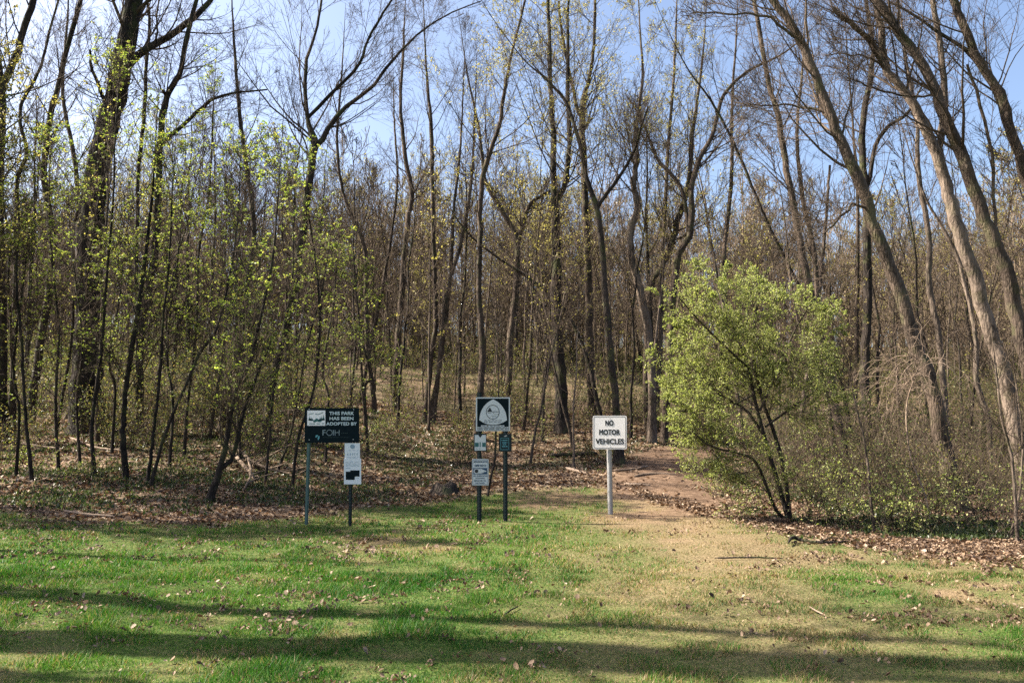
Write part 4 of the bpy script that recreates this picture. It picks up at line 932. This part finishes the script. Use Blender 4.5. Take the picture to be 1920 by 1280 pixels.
link('lettering', g.mesh('lettering', M['greytxt'], origin=world_loc(e), smooth=False), pn)
g = Geo(); B.scribble(g, 640, 652, 811.5, .8, O, 3); B.scribble(g, 606, 655, 819.5, .5, O, 4)
M['faint'] = plain('faint worn print', (.035, .06, .055), .6); link('small_print', g.mesh('small_print', M['faint'], origin=world_loc(e), smooth=False), pn)
g = Geo(); B.poly(g, [(591.5, 818), (593, 815.5), (595.5, 814.8), (597, 816), (594, 819.2), (592, 820)], O); B.poly(g, [(596.5, 817.5), (599, 816.8), (599.5, 820), (597.5, 824.6), (596, 824)], O)
link('leaf_logo', g.mesh('leaf_logo', M['tealtxt'], origin=world_loc(e), smooth=False), pn)
g = Geo(); B.rect(g, 576.3, 769.2, 610.2, 797.6, O)
em = link('emblem', g.mesh('emblem', M['sign_white'], origin=world_loc(e), smooth=False), pn)
g = Geo(); o2 = O + .0012
for c, h_, w_ in ((580.5, 8, 2.2), (583.5, 6.5, 2), (586, 4.5, 2), (600.5, 6.5, 2.4), (603.5, 8.5, 2.4), (607, 11, 2.6)):
    B.poly(g, [(c - w_, 787.5), (c - w_ * .3, 787.5 - h_ * .55), (c, 787.5 - h_), (c + w_ * .3, 787.5 - h_ * .55), (c + w_, 787.5)], o2)
B.poly(g, [(578.3, 786), (583, 784.5), (590, 788.5), (584, 788.6), (579, 788.2)], o2); B.poly(g, [(599, 785.5), (608.5, 785), (608.5, 787.6), (604, 788.4), (597, 787.5)], o2)
B.poly(g, [(588, 788.2), (594, 783.6), (598.5, 786.3), (604, 789.5), (600, 791.4), (595, 789.8), (590, 791.8), (587.5, 790.5)], o2)
B.strip(g, [(579, 777.5), (582, 775.5), (585, 775.2), (588, 774.4)], 1.1, o2); B.strip(g, [(591, 775.4), (596, 776.6), (601, 775.3), (606.5, 772.2)], 1.2, o2)
B.scribble(g, 580, 601, 794.2, 1.4, o2, 10); B.scribble(g, 603.5, 608.5, 793.8, 1.6, o2, 6)
link('landscape_print', g.mesh('landscape_print', M['pine'], origin=world_loc(e), smooth=False), pn)
for uv in ((580, 766.8), (580, 824), (663.5, 767.5), (662.5, 823.5)):
    g = Geo(); B.poly(g, [(uv[0] + .9 * math.cos(a_), uv[1] + .9 * math.sin(a_)) for a_ in ang[::4]], O, .004); link('bolt', g.mesh('bolt', M['alu'], origin=world_loc(e), smooth=False), pn)
# notices
n1 = plate(B, e, 646.2, 830.2, 674.8, 862, M['paper'], off=-.002, th=.003, name='notice', label='white paper notice with round blue logo')
g = Geo(); B.poly(g, [(660.8 + 4.6 * math.cos(a_), 836.8 + 4.2 * math.sin(a_)) for a_ in ang[::2]], .001)
for k in range(5): B.rect(g, 651.3 + k * 4.3, 849.2, 653.3 + k * 4.3, 851, .001); B.rect(g, 651.8 + k * 4.3, 851.6, 652.9 + k * 4.3, 853.6, .001)
B.scribble(g, 653, 672, 844, .7, .001, 8); B.scribble(g, 651, 672, 856.5, .7, .001, 7); B.scribble(g, 654, 670, 858.6, .6, .001, 7)
link('print', g.mesh('print', M['bluegrey'], origin=world_loc(e), smooth=False), n1)
n2 = plate(B, e, 645, 859, 677.3, 907.3, M['paper'], off=.0025, th=.003, name='notice', label='larger white notice with dark map print')
g = Geo(); B.poly(g, [(648.5, 883.5), (656.5, 883.5), (656.5, 881.2), (674.3, 881.2), (674.3, 892.8), (665.3, 892.8), (665.3, 898.8), (648.5, 898.8)], .0055) if 0 else None
B.rect(g, 648.5, 883.6, 656.8, 899, .0055); B.rect(g, 656.8, 881.2, 674.3, 892.8, .0055); B.rect(g, 656.8, 892.8, 665.3, 899, .0055)
link('map_print', g.mesh('map_print', M['sign_dark'], origin=world_loc(e), smooth=False), n2)
g = Geo()
for v_ in (865.5, 868.5, 871, 873.2, 877): B.scribble(g, 648, 674 if v_ != 877 else 657, v_, .8, .0055, 9)
B.scribble(g, 667, 673, 896, .7, .0055, 3); link('print', g.mesh('print', M['bluegrey'], origin=world_loc(e), smooth=False), n2)

# 2. trail sign
D = float(hit(923, 978)[1]); B = Board(D); b = at(923, 978, D); b[2] = ground(b[0], b[1])
e = empty('trail_sign', b, 'trail sign with a white rounded triangle and smaller plaques on two dark posts', 'sign')
channel_post(B, 898.5, 735, 980, 8.5, M['darkpost'], e, off=-.02); channel_post(B, 947.5, 790, 980, 8.5, M['darkpost'], e, off=-.02)
pn = plate(B, e, 892.3, 744.6, 956.2, 807.6, M['sign_grey'], th=.008, label='square board with light grey rim')
g = Geo(); B.rect(g, 894.8, 746.8, 953.9, 806, O); fld = link('field', g.mesh('field', M['sign_dark'], origin=world_loc(e), smooth=False), pn)
g = Geo(); o2 = O + .0013
Lp = catmull(np.array([(924.8, 748.2), (935, 754.5), (943.5, 764), (948.5, 775), (950.6, 787.2)]), 12); Rp = catmull(np.array([(950.6, 787.2), (942, 792.5), (933, 795), (924.8, 795.6)]), 8)
H_ = list(map(tuple, Lp)) + list(map(tuple, Rp[1:])); H_ = H_ + [(2 * 924.6 - u, v) for u, v in H_[::-1]][1:-1]
B.poly(g, H_, o2); B.rect(g, 902, 796.8, 945.5, 799.2, o2); B.rect(g, 895.3, 799.9, 953.2, 802.3, o2); B.rect(g, 895.3, 803.2, 953.2, 805.3, o2)
tri = link('rounded_triangle', g.mesh('rounded_triangle', M['sign_grey'], origin=world_loc(e), smooth=False), pn)
g = Geo(); o3 = o2 + .0013; cc = (923.9, 772.3)
B.strip(g, [(cc[0] + 12.2 * math.cos(a_), cc[1] + 13 * math.sin(a_)) for a_ in ang], 1.1, o3, closed=True)
B.poly(g, [(913.3, 772), (918.5, 763.3), (923.2, 772)], o3, .0014); B.rect(g, 923.2, 771.1, 936, 772.1, o3)
B.strip(g, [(924, 772.6), (926.5, 775.5), (930.5, 776.9), (935, 775.6)], .6, o3); B.rect(g, 914.5, 774, 921.5, 774.6, o3); B.rect(g, 921, 779.6, 930, 780.2, o3); B.rect(g, 922.5, 782.4, 926.5, 782.9, o3)
B.scribble(g, 908.5, 941, 787.8, 1.0, o3, 7); B.scribble(g, 907, 942, 790.6, 1.0, o3, 7); B.scribble(g, 904, 943.5, 798, .8, o3, 8); B.scribble(g, 897, 951.5, 801.1, .8, o3, 9); B.scribble(g, 897, 951.5, 804.3, .8, o3, 9)
link('print', g.mesh('print', M['ink'], origin=world_loc(e), smooth=False), pn)
pm_ = plate(B, e, 888.3, 812.5, 912.4, 845.8, M['darkpost'], th=.006, name='plaque', label='small plaque with dark frame and pale picture')
g = Geo(); B.poly(g, [(890, 815), (896.6, 815), (900.5, 820.6), (904.2, 815), (911, 815), (911, 844), (890, 844)], .006)
pc = link('picture', g.mesh('picture', M['sign_grey'], origin=world_loc(e), smooth=False), pm_)
g = Geo(); B.rect(g, 890.5, 829.5, 897.6, 837.3, .0075); B.rect(g, 899.4, 828.5, 901.4, 837.3, .0075); B.rect(g, 904.2, 829.5, 910.6, 837.3, .0075); B.rect(g, 891.5, 840.5, 896, 841.3, .0075); B.rect(g, 898, 840.5, 901, 841.3, .0075)
link('print', g.mesh('print', M['pine'], origin=world_loc(e), smooth=False), pm_)
bx_ = plate(B, e, 935.3, 812.8, 959.4, 846.3, M['darkpost'], r=1.2, th=.035, name='leaflet_box', label='dark teal box with pale lettering')
g = Geo(); o4 = .035
B.strip(g, [(938.9, 821), (954, 821), (954, 842.6), (938.9, 842.6)], .7, o4, closed=True) if 0 else [B.rect(g, *q, o4) for q in ((939, 820.6, 954, 821.2), (939, 842, 954, 842.6), (938.6, 820.6, 939.2, 842.6), (953.6, 820.6, 954.2, 842.6))]
for u0, u1, v_ in ((940.5, 952.5, 824.8), (941.8, 951, 829.2), (943, 949.8, 832.8), (941.5, 951.5, 836.5)): B.scribble(g, u0, u1, v_, 1.8, o4, 3.2)
link('print', g.mesh('print', M['tealtxt'], origin=world_loc(e), smooth=False), bx_)
g = Geo(); B.poly(g, [(944.5, 817.6), (947.5, 816.4), (951, 815.4), (950.3, 817), (947, 818.2)], o4, .003); link('latch', g.mesh('latch', M['alu'], origin=world_loc(e), smooth=False), bx_)
wt = plate(B, e, 885, 860, 916.2, 909.4, M['sign_grey'], r=2, th=.005, name='crime_watch_panel', label='crime watch panel with dark teardrop eye')
g = Geo(); B.strip(g, rrect(886.4, 861.6, 914.7, 907.8, 1.6), .6, .005, closed=True)
for tx, a0, a1, v0, v1 in (('NEIGHBORHOOD', 888, 914, 863.6, 866.8), ('CRIME WATCH', 889.6, 911.7, 870.4, 874.4), ('ALL SUSPICIOUS', 887.6, 913.6, 890.2, 893), ('ACTIVITIES', 891.2, 908.6, 894.8, 897.4), ('REPORTED TO', 888.8, 911, 899.4, 902), ('THE POLICE', 890.8, 908.6, 903.8, 906.3)): B.text(g, tx, a0, a1, v0, v1, .005, .04)
B.rect(g, 887.5, 876.8, 913.4, 888.8, .005)
inkp = link('lettering', g.mesh('lettering', M['navy'], origin=world_loc(e), smooth=False), wt)
g = Geo(); B.poly(g, [(893 + 4.8 * math.cos(a_), 882.8 + 5 * math.sin(a_)) for a_ in np.linspace(rad(55), rad(305), 16)] + [(903, 878.6), (912.6, 882.8), (903, 887)], .0063)
eye = link('eye_emblem', g.mesh('eye_emblem', M['sign_grey'], origin=world_loc(e), smooth=False), wt)
g = Geo(); B.poly(g, [(893.4 + 3.6 * math.cos(a_), 882.6 + 3.5 * math.sin(a_)) for a_ in ang[::2]], .0078); link('pupil', g.mesh('pupil', M['ink'], origin=world_loc(e), smooth=False), wt)

# 3. no motor vehicles
b = hit(1145, 964); D = float(b[1]); B = Board(D, rad(-13), 1143)
e = empty('regulation_sign', b, 'square white no motor vehicles sign on a single round grey pole', 'sign')
g = Geo(); tp = B.p(1142.5, 800, -.062); bt = B.p(1145.5, 966, -.062); bt[2] = b[2] - .15; C = np.linspace(bt, tp, 6)
tubes(g, C[None], np.full((1, 6), 9.6 * B.k / 2), 20); part('pole', g, M['galv'], e)
pn = plate(B, e, 1112.2, 779, 1174.2, 841.8, M['sign_white'], r=3.5, th=.004)
g = Geo(); B.strip(g, rrect(1114.2, 781, 1172.2, 839.8, 3), 1.0, .004, closed=True)
for tx, a0, a1, v0, v1 in (('NO', 1135, 1150.2, 787.4, 798), ('MOTOR', 1123.8, 1162, 804.7, 815.3), ('VEHICLES', 1117.4, 1169.2, 822, 832.4)): B.text(g, tx, a0, a1, v0, v1, .004, .045)
link('lettering', g.mesh('lettering', M['ink'], origin=world_loc(e), smooth=False), pn)
for uv in ((1143, 783.7), (1143.2, 836)):
    g = Geo(); B.poly(g, [(uv[0] + .9 * math.cos(a_), uv[1] + .9 * math.sin(a_)) for a_ in ang[::4]], .004, .004); link('bolt', g.mesh('bolt', M['alu'], origin=world_loc(e), smooth=False), pn)
